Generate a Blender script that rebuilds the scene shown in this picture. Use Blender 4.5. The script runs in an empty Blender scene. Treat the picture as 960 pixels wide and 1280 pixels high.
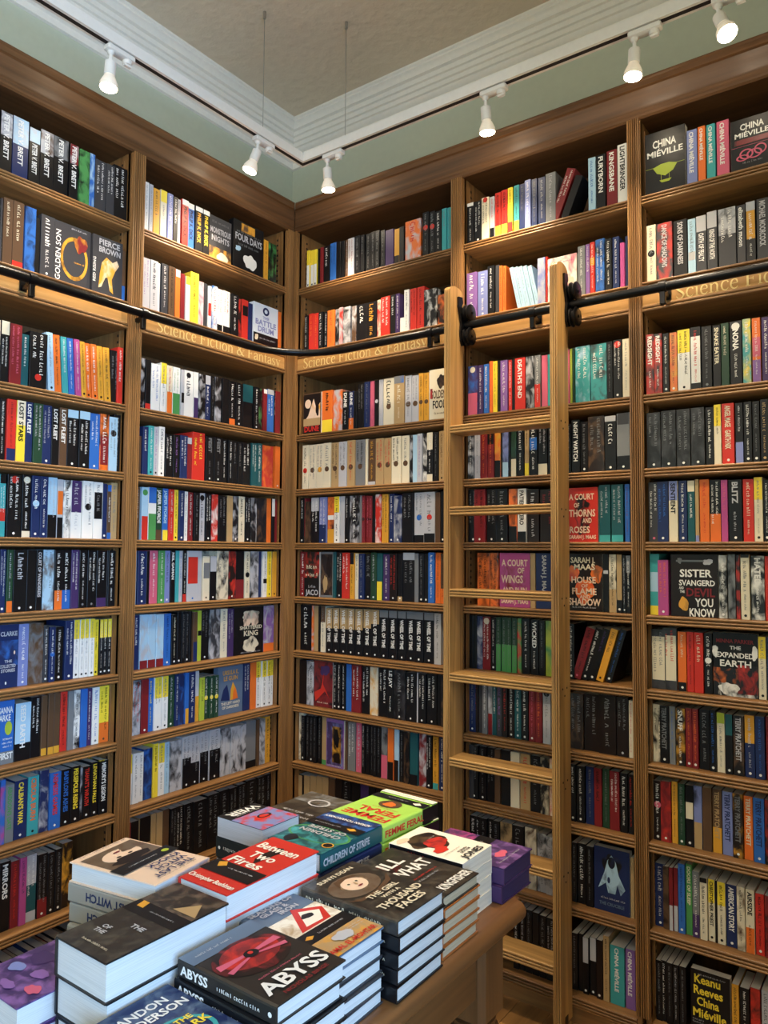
import bpy, math, random
from mathutils import Matrix, Vector
rnd = random.Random(7)
SC = bpy.context.scene
COL = SC.collection
PI = math.pi
# ------------------------------------------------------------------ materials
PAL = dict(k='111114', K='1e1513', g='3a3a3e', G='77797b', s='b9b9bd', w='e8e6e0', c='ded3b8', y='eed23c', o='e2702c',
           r='c83228', R='7c2327', p='cc5f78', m='b04a86', v='86609f', V='44305e', q='7c86bb', b='2f66b4', B='1f2d58',
           l='a9cbe0', t='3f9ea0', T='1d5258', e='4d9050', E='24432f', L='a9b93c', n='5b4330', N='b29468', a='d99c34', W='f4f4f2',
           P='efe9da', Q='4a3370', i='d8e2ec', j='9a958b', h='c7b79a')
PAL.update({'5': 'd4d4d2', '6': 'a8632f', '4': '3a2b58', '1': '4d473d', '2': '2a2622', '3': '6a5a4a'})
NAMES = dict(k='black', K='brown-black', g='charcoal', G='grey', s='silver-grey', w='white', c='cream', y='yellow', o='orange',
             r='red', R='dark red', p='pink', m='magenta', v='purple', V='dark purple', q='slate blue', b='blue', B='navy',
             l='pale blue', t='teal', T='dark teal', e='green', E='dark green', L='lime', n='brown', N='tan', a='amber')
def lin(h):
    r = [int(h[i:i+2], 16)/255 for i in (0, 2, 4)]
    return tuple(c/12.92 if c <= .04045 else ((c+.055)/1.055)**2.4 for c in r) + (1,)
MATS = {}
def newmat(name):
    m = bpy.data.materials.new(name); m.use_nodes = True
    nt = m.node_tree; b = nt.nodes['Principled BSDF']
    return m, nt, b
def paper(c):
    key = 'ink_'+c
    if key not in MATS:
        m, nt, b = newmat('print_'+c)
        b.inputs['Base Color'].default_value = lin(PAL[c]); b.inputs['Roughness'].default_value = .36
        b.inputs['Specular IOR Level'].default_value = .32
        MATS[key] = m
    return MATS[key]
def art(c1, c2, scale=34., lo=.45, hi=.68, asp=.6):
    key = 'art_%s%s%g' % (c1, c2, scale)
    if key not in MATS:
        m, nt, b = newmat(key)
        tc = nt.nodes.new('ShaderNodeTexCoord'); oi = nt.nodes.new('ShaderNodeObjectInfo')
        ad = nt.nodes.new('ShaderNodeVectorMath'); ad.operation = 'ADD'
        mu = nt.nodes.new('ShaderNodeMath'); mu.operation = 'MULTIPLY'; mu.inputs[1].default_value = 37.
        nz = nt.nodes.new('ShaderNodeTexNoise'); nz.inputs['Scale'].default_value = scale; nz.inputs['Detail'].default_value = 5; nz.inputs['Distortion'].default_value = .7
        mp = nt.nodes.new('ShaderNodeMapping'); mp.inputs['Scale'].default_value = (1, 1, asp)
        cr = nt.nodes.new('ShaderNodeValToRGB')
        cr.color_ramp.elements[0].position = lo; cr.color_ramp.elements[0].color = lin(PAL[c1])
        cr.color_ramp.elements[1].position = hi; cr.color_ramp.elements[1].color = lin(PAL[c2])
        L = nt.links.new
        L(tc.outputs['Object'], mp.inputs['Vector']); L(mp.outputs['Vector'], ad.inputs[0]); L(oi.outputs['Random'], mu.inputs[0]); L(mu.outputs[0], ad.inputs[1])
        L(ad.outputs[0], nz.inputs['Vector']); L(nz.outputs['Fac'], cr.inputs['Fac']); L(cr.outputs['Color'], b.inputs['Base Color'])
        b.inputs['Roughness'].default_value = .3
        MATS[key] = m
    return MATS[key]
def pages(c, name):
    # stacked paper edges: fine lines parallel to the covers
    key = 'pages_'+name
    if key not in MATS:
        m, nt, b = newmat(key)
        at = nt.nodes.new('ShaderNodeTexCoord')
        nz = nt.nodes.new('ShaderNodeTexNoise'); nz.inputs['Scale'].default_value = 1.
        mp = nt.nodes.new('ShaderNodeMapping'); mp.inputs['Scale'].default_value = (6, 6, 700)
        cr = nt.nodes.new('ShaderNodeValToRGB')
        col = lin(PAL[c]); cr.color_ramp.elements[0].color = tuple(x*.86 for x in col[:3])+(1,); cr.color_ramp.elements[1].color = col
        cr.color_ramp.elements[0].position = .35; cr.color_ramp.elements[1].position = .6
        nt.links.new(at.outputs['Object'], mp.inputs['Vector']); nt.links.new(mp.outputs['Vector'], nz.inputs['Vector']); nt.links.new(nz.outputs['Fac'], cr.inputs['Fac']); nt.links.new(cr.outputs['Color'], b.inputs['Base Color'])
        b.inputs['Roughness'].default_value = .8
        MATS[key] = m
    return MATS[key]
def wood(name, axis, dark, light, rough=.42, scale=1., ringy=5.):
    if name in MATS: return MATS[name]
    m, nt, b = newmat(name)
    N = nt.nodes.new; L = nt.links.new
    tc = N('ShaderNodeTexCoord'); mp = N('ShaderNodeMapping')
    sc = [16*scale]*3; sc['xyz'.index(axis)] = .9*scale
    mp.inputs['Scale'].default_value = sc
    n1 = N('ShaderNodeTexNoise'); n1.inputs['Scale'].default_value = 1.6; n1.inputs['Detail'].default_value = 6; n1.inputs['Distortion'].default_value = 1.2
    mp2 = N('ShaderNodeMapping'); s2 = [150*scale]*3; s2['xyz'.index(axis)] = 3*scale; mp2.inputs['Scale'].default_value = s2
    n2 = N('ShaderNodeTexNoise'); n2.inputs['Scale'].default_value = 1.; n2.inputs['Detail'].default_value = 3
    mx = N('ShaderNodeMath'); mx.operation = 'MULTIPLY_ADD'; mx.inputs[1].default_value = .22
    cr = N('ShaderNodeValToRGB')
    e = cr.color_ramp.elements; e[0].position = .36; e[0].color = lin(dark); e[1].position = .78; e[1].color = lin(light)
    L(tc.outputs['Object'], mp.inputs['Vector']); L(tc.outputs['Object'], mp2.inputs['Vector'])
    L(mp.outputs['Vector'], n1.inputs['Vector']); L(mp2.outputs['Vector'], n2.inputs['Vector'])
    L(n2.outputs['Fac'], mx.inputs[0]); L(n1.outputs['Fac'], mx.inputs[2]); L(mx.outputs[0], cr.inputs['Fac'])
    L(cr.outputs['Color'], b.inputs['Base Color'])
    b.inputs['Roughness'].default_value = rough
    bp = N('ShaderNodeBump'); bp.inputs['Strength'].default_value = .12; bp.inputs['Distance'].default_value = .002
    L(n2.outputs['Fac'], bp.inputs['Height']); L(bp.outputs['Normal'], b.inputs['Normal'])
    MATS[name] = m
    return m
def plain(name, hexc, rough=.5, metal=0., bump=0., bscale=60., spec=.5, emit=None, estr=0.):
    if name in MATS: return MATS[name]
    m, nt, b = newmat(name)
    b.inputs['Base Color'].default_value = lin(hexc); b.inputs['Roughness'].default_value = rough
    b.inputs['Metallic'].default_value = metal; b.inputs['Specular IOR Level'].default_value = spec
    tc = nt.nodes.new('ShaderNodeTexCoord'); nz = nt.nodes.new('ShaderNodeTexNoise')
    nz.inputs['Scale'].default_value = bscale; nz.inputs['Detail'].default_value = 4
    nt.links.new(tc.outputs['Object'], nz.inputs['Vector'])
    cr = nt.nodes.new('ShaderNodeValToRGB'); c = lin(hexc)
    cr.color_ramp.elements[0].color = tuple(x*.93 for x in c[:3])+(1,); cr.color_ramp.elements[1].color = tuple(min(1, x*1.05) for x in c[:3])+(1,)
    nt.links.new(nz.outputs['Fac'], cr.inputs['Fac']); nt.links.new(cr.outputs['Color'], b.inputs['Base Color'])
    if bump:
        bp = nt.nodes.new('ShaderNodeBump'); bp.inputs['Strength'].default_value = bump; bp.inputs['Distance'].default_value = .01
        nt.links.new(nz.outputs['Fac'], bp.inputs['Height']); nt.links.new(bp.outputs['Normal'], b.inputs['Normal'])
    if emit:
        b.inputs['Emission Color'].default_value = lin(emit); b.inputs['Emission Strength'].default_value = estr
    MATS[name] = m
    return m
OAK_D, OAK_L = '674627', '9a6f40'
WV = wood('oak_upright', 'z', OAK_D, OAK_L)
WX = wood('oak_along_x', 'x', OAK_D, OAK_L)
WY = wood('oak_along_y', 'y', OAK_D, OAK_L)
CRW = wood('crown_oak_shaded', 'x', '482f19', '6e4b2c')  # darker copy of the oak: shade above the spot beams put into the colour
WB = wood('oak_back_boards', 'z', '4a3019', '7a5530', .6)
SGX = wood('sign_oak_lit_x', 'x', 'a87a42', 'cf9f60', .4)  # oak lightened: the spotlights' brightness on the boards is in the colour
SGY = wood('sign_oak_lit_y', 'y', 'a87a42', 'cf9f60', .4)
LADV = wood('ladder_oak_upright', 'z', '7f5a30', 'c2975a', .45)
LADX = wood('ladder_oak_step', 'x', '7f5a30', 'c2975a', .45)
TABY = wood('table_pine_y', 'y', '4f331c', '7a522e', .38, .7)
TABX = wood('table_pine_x', 'x', '4f331c', '7a522e', .38, .7)
TABZ = wood('table_pine_z', 'z', '4f331c', '7a522e', .38, .7)
IRON = plain('black_iron', '141416', .32, .6)
GOLD = plain('gilt_lettering', 'f0dc9a', .35, .25)
WHITEP = plain('white_enamel', 'e6e2da', .35)
STEEL = plain('steel', 'b8b4ac', .3, .9)
RUBBER = plain('rubber_grey', '4a4a4c', .7)
DARKSLOT = plain('dark_slot', '1c1513', .7)
# ------------------------------------------------------------------ mesh builder
class MB:
    def __init__(s): s.v = []; s.f = []; s.m = []; s.ms = []; s.mi = {}
    def mat(s, m):
        if m.name not in s.mi: s.mi[m.name] = len(s.ms); s.ms.append(m)
        return s.mi[m.name]
    def add(s, vs, fs, m, M=None):
        o = len(s.v)
        s.v += [tuple(M @ Vector(p)) for p in vs] if M is not None else [tuple(p) for p in vs]
        k = s.mat(m)
        for f in fs: s.f.append(tuple(i+o for i in f)); s.m.append(k)
    def box(s, x0, x1, y0, y1, z0, z1, m, M=None, bev=0.):
        if bev:
            b = bev
            prof = [(x0+b, y0), (x1-b, y0), (x1, y0+b), (x1, y1-b), (x1-b, y1), (x0+b, y1), (x0, y1-b), (x0, y0+b)]
            vs = []; n = 8
            cx, cy = (x0+x1)/2, (y0+y1)/2
            ins = [(p[0]+(b if p[0] < cx else -b), p[1]+(b if p[1] < cy else -b)) for p in prof]
            rings = [(ins, z0), (prof, z0+b), (prof, z1-b), (ins, z1)]
            for pr, z in rings: vs += [(p[0], p[1], z) for p in pr]
            fs = []
            for r in range(3):
                for i in range(n):
                    j = (i+1) % n; fs.append((r*n+i, r*n+j, r*n+n+j, r*n+n+i))
            fs.append(tuple(range(n-1, -1, -1))); fs.append(tuple(range(3*n, 4*n)))
            s.add(vs, fs, m, M); return
        vs = [(x, y, z) for z in (z0, z1) for y in (y0, y1) for x in (x0, x1)]
        s.add(vs, [(0, 2, 3, 1), (4, 5, 7, 6), (0, 1, 5, 4), (2, 6, 7, 3), (0, 4, 6, 2), (1, 3, 7, 5)], m, M)
    def prism(s, poly, axis, a, b, m, M=None, ma=0., mb=0.):
        # poly in (u,w); axis 'x': (along,u,w)  'y': (u,along,w)  'z': (u,w,along); ma/mb: mitre slope with u
        vs = []
        for t, mi in ((a, ma), (b, mb)):
            for (u, w) in poly:
                q = t+mi*u
                vs.append({'x': (q, u, w), 'y': (u, q, w), 'z': (u, w, q)}[axis])
        n = len(poly)
        fs = [(i, (i+1) % n, n+(i+1) % n, n+i) for i in range(n)]+[tuple(range(n-1, -1, -1)), tuple(range(n, 2*n))]
        s.add(vs, fs, m, M)
    def lathe(s, prof, m, M=None, n=20):
        vs = []; fs = []
        for (r, z) in prof:
            for i in range(n):
                a = 2*PI*i/n; vs.append((r*math.cos(a), r*math.sin(a), z))
        for k in range(len(prof)-1):
            for i in range(n):
                j = (i+1) % n; fs.append((k*n+i, k*n+j, k*n+n+j, k*n+n+i))
        fs.append(tuple(range(n-1, -1, -1))); fs.append(tuple(range((len(prof)-1)*n, len(prof)*n)))
        s.add(vs, fs, m, M)
    def tube(s, pts, r, m, n=12):
        P = [Vector(p) for p in pts]; vs = []; fs = []
        for i, p in enumerate(P):
            d = (P[min(i+1, len(P)-1)]-P[max(i-1, 0)]).normalized()
            up = Vector((0, 0, 1)) if abs(d.z) < .9 else Vector((1, 0, 0))
            a = d.cross(up).normalized(); b = a.cross(d)
            for k in range(n):
                t = 2*PI*k/n; vs.append(p+a*(r*math.cos(t))+b*(r*math.sin(t)))
        for i in range(len(P)-1):
            for k in range(n):
                j = (k+1) % n; fs.append((i*n+k, i*n+j, i*n+n+j, i*n+n+k))
        fs.append(tuple(range(n-1, -1, -1))); fs.append(tuple(range((len(P)-1)*n, len(P)*n)))
        s.add(vs, fs, m)
    def build(s, name, parent=None, smooth=None, fix=True):
        me = bpy.data.meshes.new(name); me.from_pydata(s.v, [], s.f)
        for m in s.ms: me.materials.append(m)
        me.polygons.foreach_set('material_index', s.m)
        me.update()
        if fix:
            import bmesh
            bm = bmesh.new(); bm.from_mesh(me); bmesh.ops.recalc_face_normals(bm, faces=bm.faces); bm.to_mesh(me); bm.free()
        if smooth is not None:
            me.polygons.foreach_set('use_smooth', [True]*len(me.polygons)); me.set_sharp_from_angle(angle=math.radians(smooth))
        o = bpy.data.objects.new(name, me); COL.objects.link(o)
        if parent is not None: o.parent = parent
        return o
def tag(o, label=None, cat=None, group=None, kind=None):
    if label: o['label'] = label
    if cat: o['category'] = cat
    if group: o['group'] = group
    if kind: o['kind'] = kind
    return o
def empty(name, loc=(0, 0, 0), rz=0.):
    o = bpy.data.objects.new(name, None); COL.objects.link(o); o.location = loc; o.rotation_euler = (0, 0, rz); o.empty_display_size = .05
    return o
# ------------------------------------------------------------------ lettering
TC = {}
def text_geo(t, bold=.0):
    """(verts, faces, width, height) of a line of lettering, cap height about .7, starting at x=0"""
    key = (t, bold)
    if key not in TC:
        cu = bpy.data.curves.new('lettering', 'FONT'); cu.body = t; cu.size = 1; cu.resolution_u = 2; cu.offset = bold
        ob = bpy.data.objects.new('lettering', cu); COL.objects.link(ob)
        dg = bpy.context.evaluated_depsgraph_get(); me = bpy.data.meshes.new_from_object(ob.evaluated_get(dg))
        vs = [(v.co.x, v.co.y) for v in me.vertices]; fs = [tuple(p.vertices) for p in me.polygons]
        bpy.data.objects.remove(ob); bpy.data.curves.remove(cu); bpy.data.meshes.remove(me)
        x0 = min(v[0] for v in vs); x1 = max(v[0] for v in vs); y1 = max(v[1] for v in vs)
        TC[key] = ([(a-x0, b) for a, b in vs], fs, x1-x0, y1)
    return TC[key]
def put_text(mb, t, m, O, U, V, length, cap, bold=.02, align='l'):
    """line of text from point O along unit U with up V; squeezed to at most LENGTH, letters CAP tall"""
    vs, fs, w, h = text_geo(t, bold)
    sy = cap/h; sx = min(sy*1.15, length/w)
    off = 0 if align == 'l' else (length-w*sx)*(.5 if align == 'c' else 1)
    mb.add([O+U*(a*sx+off)+V*(b*sy) for a, b in vs], fs, m)
def put_marks(mb, m, O, U, V, length, cap, r):
    """a line of lettering too small to read: short uneven strokes"""
    x = 0.; vs = []; fs = []
    th = cap*.15
    def q(a, b, c, d, sl=0.):
        k = len(vs); vs.extend([O+U*a+V*b, O+U*c+V*b, O+U*(c+sl)+V*d, O+U*(a+sl)+V*d]); fs.append((k, k+1, k+2, k+3))
    nw = r.randint(4, 8)
    while x < length-cap*.5:
        w = cap*r.uniform(.34, .62); t = cap*r.choice((.72, .72, 1., .86)); b = cap*r.choice((0, 0, 0, .1))
        k = r.randint(0, 4)
        if k == 0: q(x, b, x+th, t); q(x+th, b, x+w, b+th)
        elif k == 1: q(x, b, x+th, t, w*.4); q(x+w, b, x+w+th, t, -w*.4)
        elif k == 2: q(x+w*.2, t-th, x+w*.9, t); q(x, b+th, x+th, t-th); q(x+w*.2, b, x+w*.9, b+th)
        elif k == 3: q(x, b, x+th, t); q(x+w-th, b, x+w, t*.8); q(x+th, t*.55, x+w-th, t*.55+th)
        else: q(x+w*.4, b, x+w*.4+th*1.2, t)
        x += w+cap*.2; nw -= 1
        if nw <= 0: x += cap*.5; nw = r.randint(3, 8)
    mb.add(vs, fs, m)
# ribbons of varying width for the gilt serif letters of the signs
def catmull(P, n=8):
    out = []
    for i in range(len(P)-1):
        p0 = P[max(i-1, 0)]; p1 = P[i]; p2 = P[i+1]; p3 = P[min(i+2, len(P)-1)]
        for k in range(n):
            t = k/n
            out.append(tuple(.5*((2*b)+(-a+c)*t+(2*a-5*b+4*c-d)*t*t+(-a+3*b-3*c+d)*t**3) for a, b, c, d in zip(p0, p1, p2, p3)))
    out.append(P[-1]); return out
TH, TN = .085, .035
GLY = {
 'S': (.50, [('c', [(.40, .56, .03), (.385, .665, .04), (.26, .715, .05), (.12, .67, .08), (.085, .55, .10), (.2, .42, .10), (.34, .31, .10), (.41, .18, .10), (.35, .04, .06), (.22, -.005, .04), (.09, .04, .04), (.05, .17, .03)])]),
 'c': (.45, [('c', [(.39, .39, .09), (.36, .46, .05), (.26, .49, .035), (.13, .44, .075), (.075, .25, .09), (.13, .06, .075), (.25, 0, .05), (.35, .04, .035), (.40, .12, .02)])]),
 'i': (.27, [('l', [(.135, 0, TH), (.135, .48, TH)]), ('l', [(.03, .012, .03), (.24, .012, .03)]), ('l', [(.04, .465, .03), (.135, .465, .03)]), ('l', [(.09, .66, .09), (.18, .66, .09)])]),
 'e': (.46, [('c', [(.085, .27, .03), (.38, .28, .03)]), ('c', [(.385, .28, .05), (.36, .42, .07), (.25, .485, .04), (.13, .43, .08), (.075, .24, .09), (.13, .06, .075), (.25, 0, .05), (.35, .04, .035), (.40, .11, .02)])]),
 'n': (.56, [('l', [(.12, 0, TH), (.12, .47, TH)]), ('l', [(.02, .012, .03), (.22, .012, .03)]), ('l', [(.03, .465, .03), (.12, .465, .03)]), ('c', [(.14, .37, .03), (.24, .465, .045), (.35, .46, .07), (.42, .36, .085), (.42, .2, .085), (.42, 0, .085)]), ('l', [(.32, .012, .03), (.52, .012, .03)])]),
 'F': (.58, [('l', [(.14, 0, .10), (.14, .71, .10)]), ('l', [(.03, .012, .03), (.26, .012, .03)]), ('l', [(.03, .695, .035), (.53, .695, .035)]), ('l', [(.515, .71, .035), (.515, .55, .02)]), ('l', [(.17, .36, .035), (.40, .36, .035)]), ('l', [(.395, .45, .03), (.395, .27, .03)])]),
 't': (.33, [('c', [(.14, .62, .03), (.14, .45, .08), (.14, .15, .085), (.17, .03, .06), (.24, .01, .04), (.31, .06, .02)]), ('l', [(.03, .465, .035), (.29, .465, .035)])]),
 'o': (.52, [('c', [(.26, .485, .04), (.12, .41, .085), (.075, .24, .095), (.12, .07, .085), (.26, -.005, .04), (.40, .07, .085), (.445, .24, .095), (.40, .41, .085), (.26, .485, .04)])]),
 '&': (.78, [('c', [(.66, .40, .03), (.60, .25, .03), (.48, .08, .04), (.30, -.005, .06), (.12, .06, .09), (.09, .2, .09), (.2, .34, .07), (.36, .46, .05), (.40, .60, .06), (.31, .71, .035), (.2, .66, .06), (.2, .54, .08), (.32, .36, .10), (.50, .14, .10), (.64, .02, .07), (.74, .03, .03)]), ('l', [(.56, .41, .03), (.76, .41, .03)])]),
 'a': (.48, [('c', [(.09, .37, .08), (.14, .47, .045), (.25, .48, .045), (.345, .42, .08), (.36, .3, .085), (.36, .08, .085), (.40, .015, .05), (.46, .04, .02)]), ('c', [(.35, .29, .03), (.2, .25, .05), (.09, .17, .08), (.10, .04, .075), (.2, 0, .05), (.33, .09, .03)])]),
 's': (.38, [('c', [(.31, .37, .025), (.28, .465, .035), (.18, .485, .04), (.08, .42, .07), (.10, .32, .08), (.24, .21, .085), (.31, .11, .08), (.24, .01, .045), (.13, 0, .035), (.06, .05, .03), (.04, .13, .02)])]),
 'y': (.52, [('l', [(.09, .46, .085), (.28, .03, .085)]), ('c', [(.43, .46, .03), (.29, .08, .04), (.2, -.14, .04), (.12, -.2, .05), (.05, -.16, .07)]), ('l', [(.01, .465, .03), (.2, .465, .03)]), ('l', [(.34, .465, .03), (.51, .465, .03)])]),
}
def serif_text(mb, t, m, O, U, V, length, W, th=.0015):
    tot = sum(.27 if ch == ' ' else GLY[ch][0] for ch in t); k = length/tot; x = 0.
    for ch in t:
        if ch == ' ': x += .27; continue
        for kind, pts in GLY[ch][1]:
            p = catmull(pts) if kind == 'c' and len(pts) > 2 else pts
            vs = []; n = len(p)
            for i, (a, b, w) in enumerate(p):
                a0, b0 = p[max(i-1, 0)][:2]; a1, b1 = p[min(i+1, n-1)][:2]
                d = math.hypot(a1-a0, b1-b0) or 1; nx, ny = -(b1-b0)/d, (a1-a0)/d
                for sg in (1, -1):
                    vs.append(O+U*((x+a+sg*nx*w/2)*k)+V*((b+sg*ny*w/2)*k)+W*th)
            mb.add(vs, [(2*i, 2*i+1, 2*i+3, 2*i+2) for i in range(n-1)], m)
        x += GLY[ch][0]

CAMF = 940.332
EXPO = -0.05
CAMM = Matrix([[0.808465, 0.026609, 0.587943, 2.363781], [0.588505, -0.04815, -0.807058, -2.520402], [0.006835, 0.998486, -0.054587, 1.58], [0.0, 0.0, 0.0, 1.0]])
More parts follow.
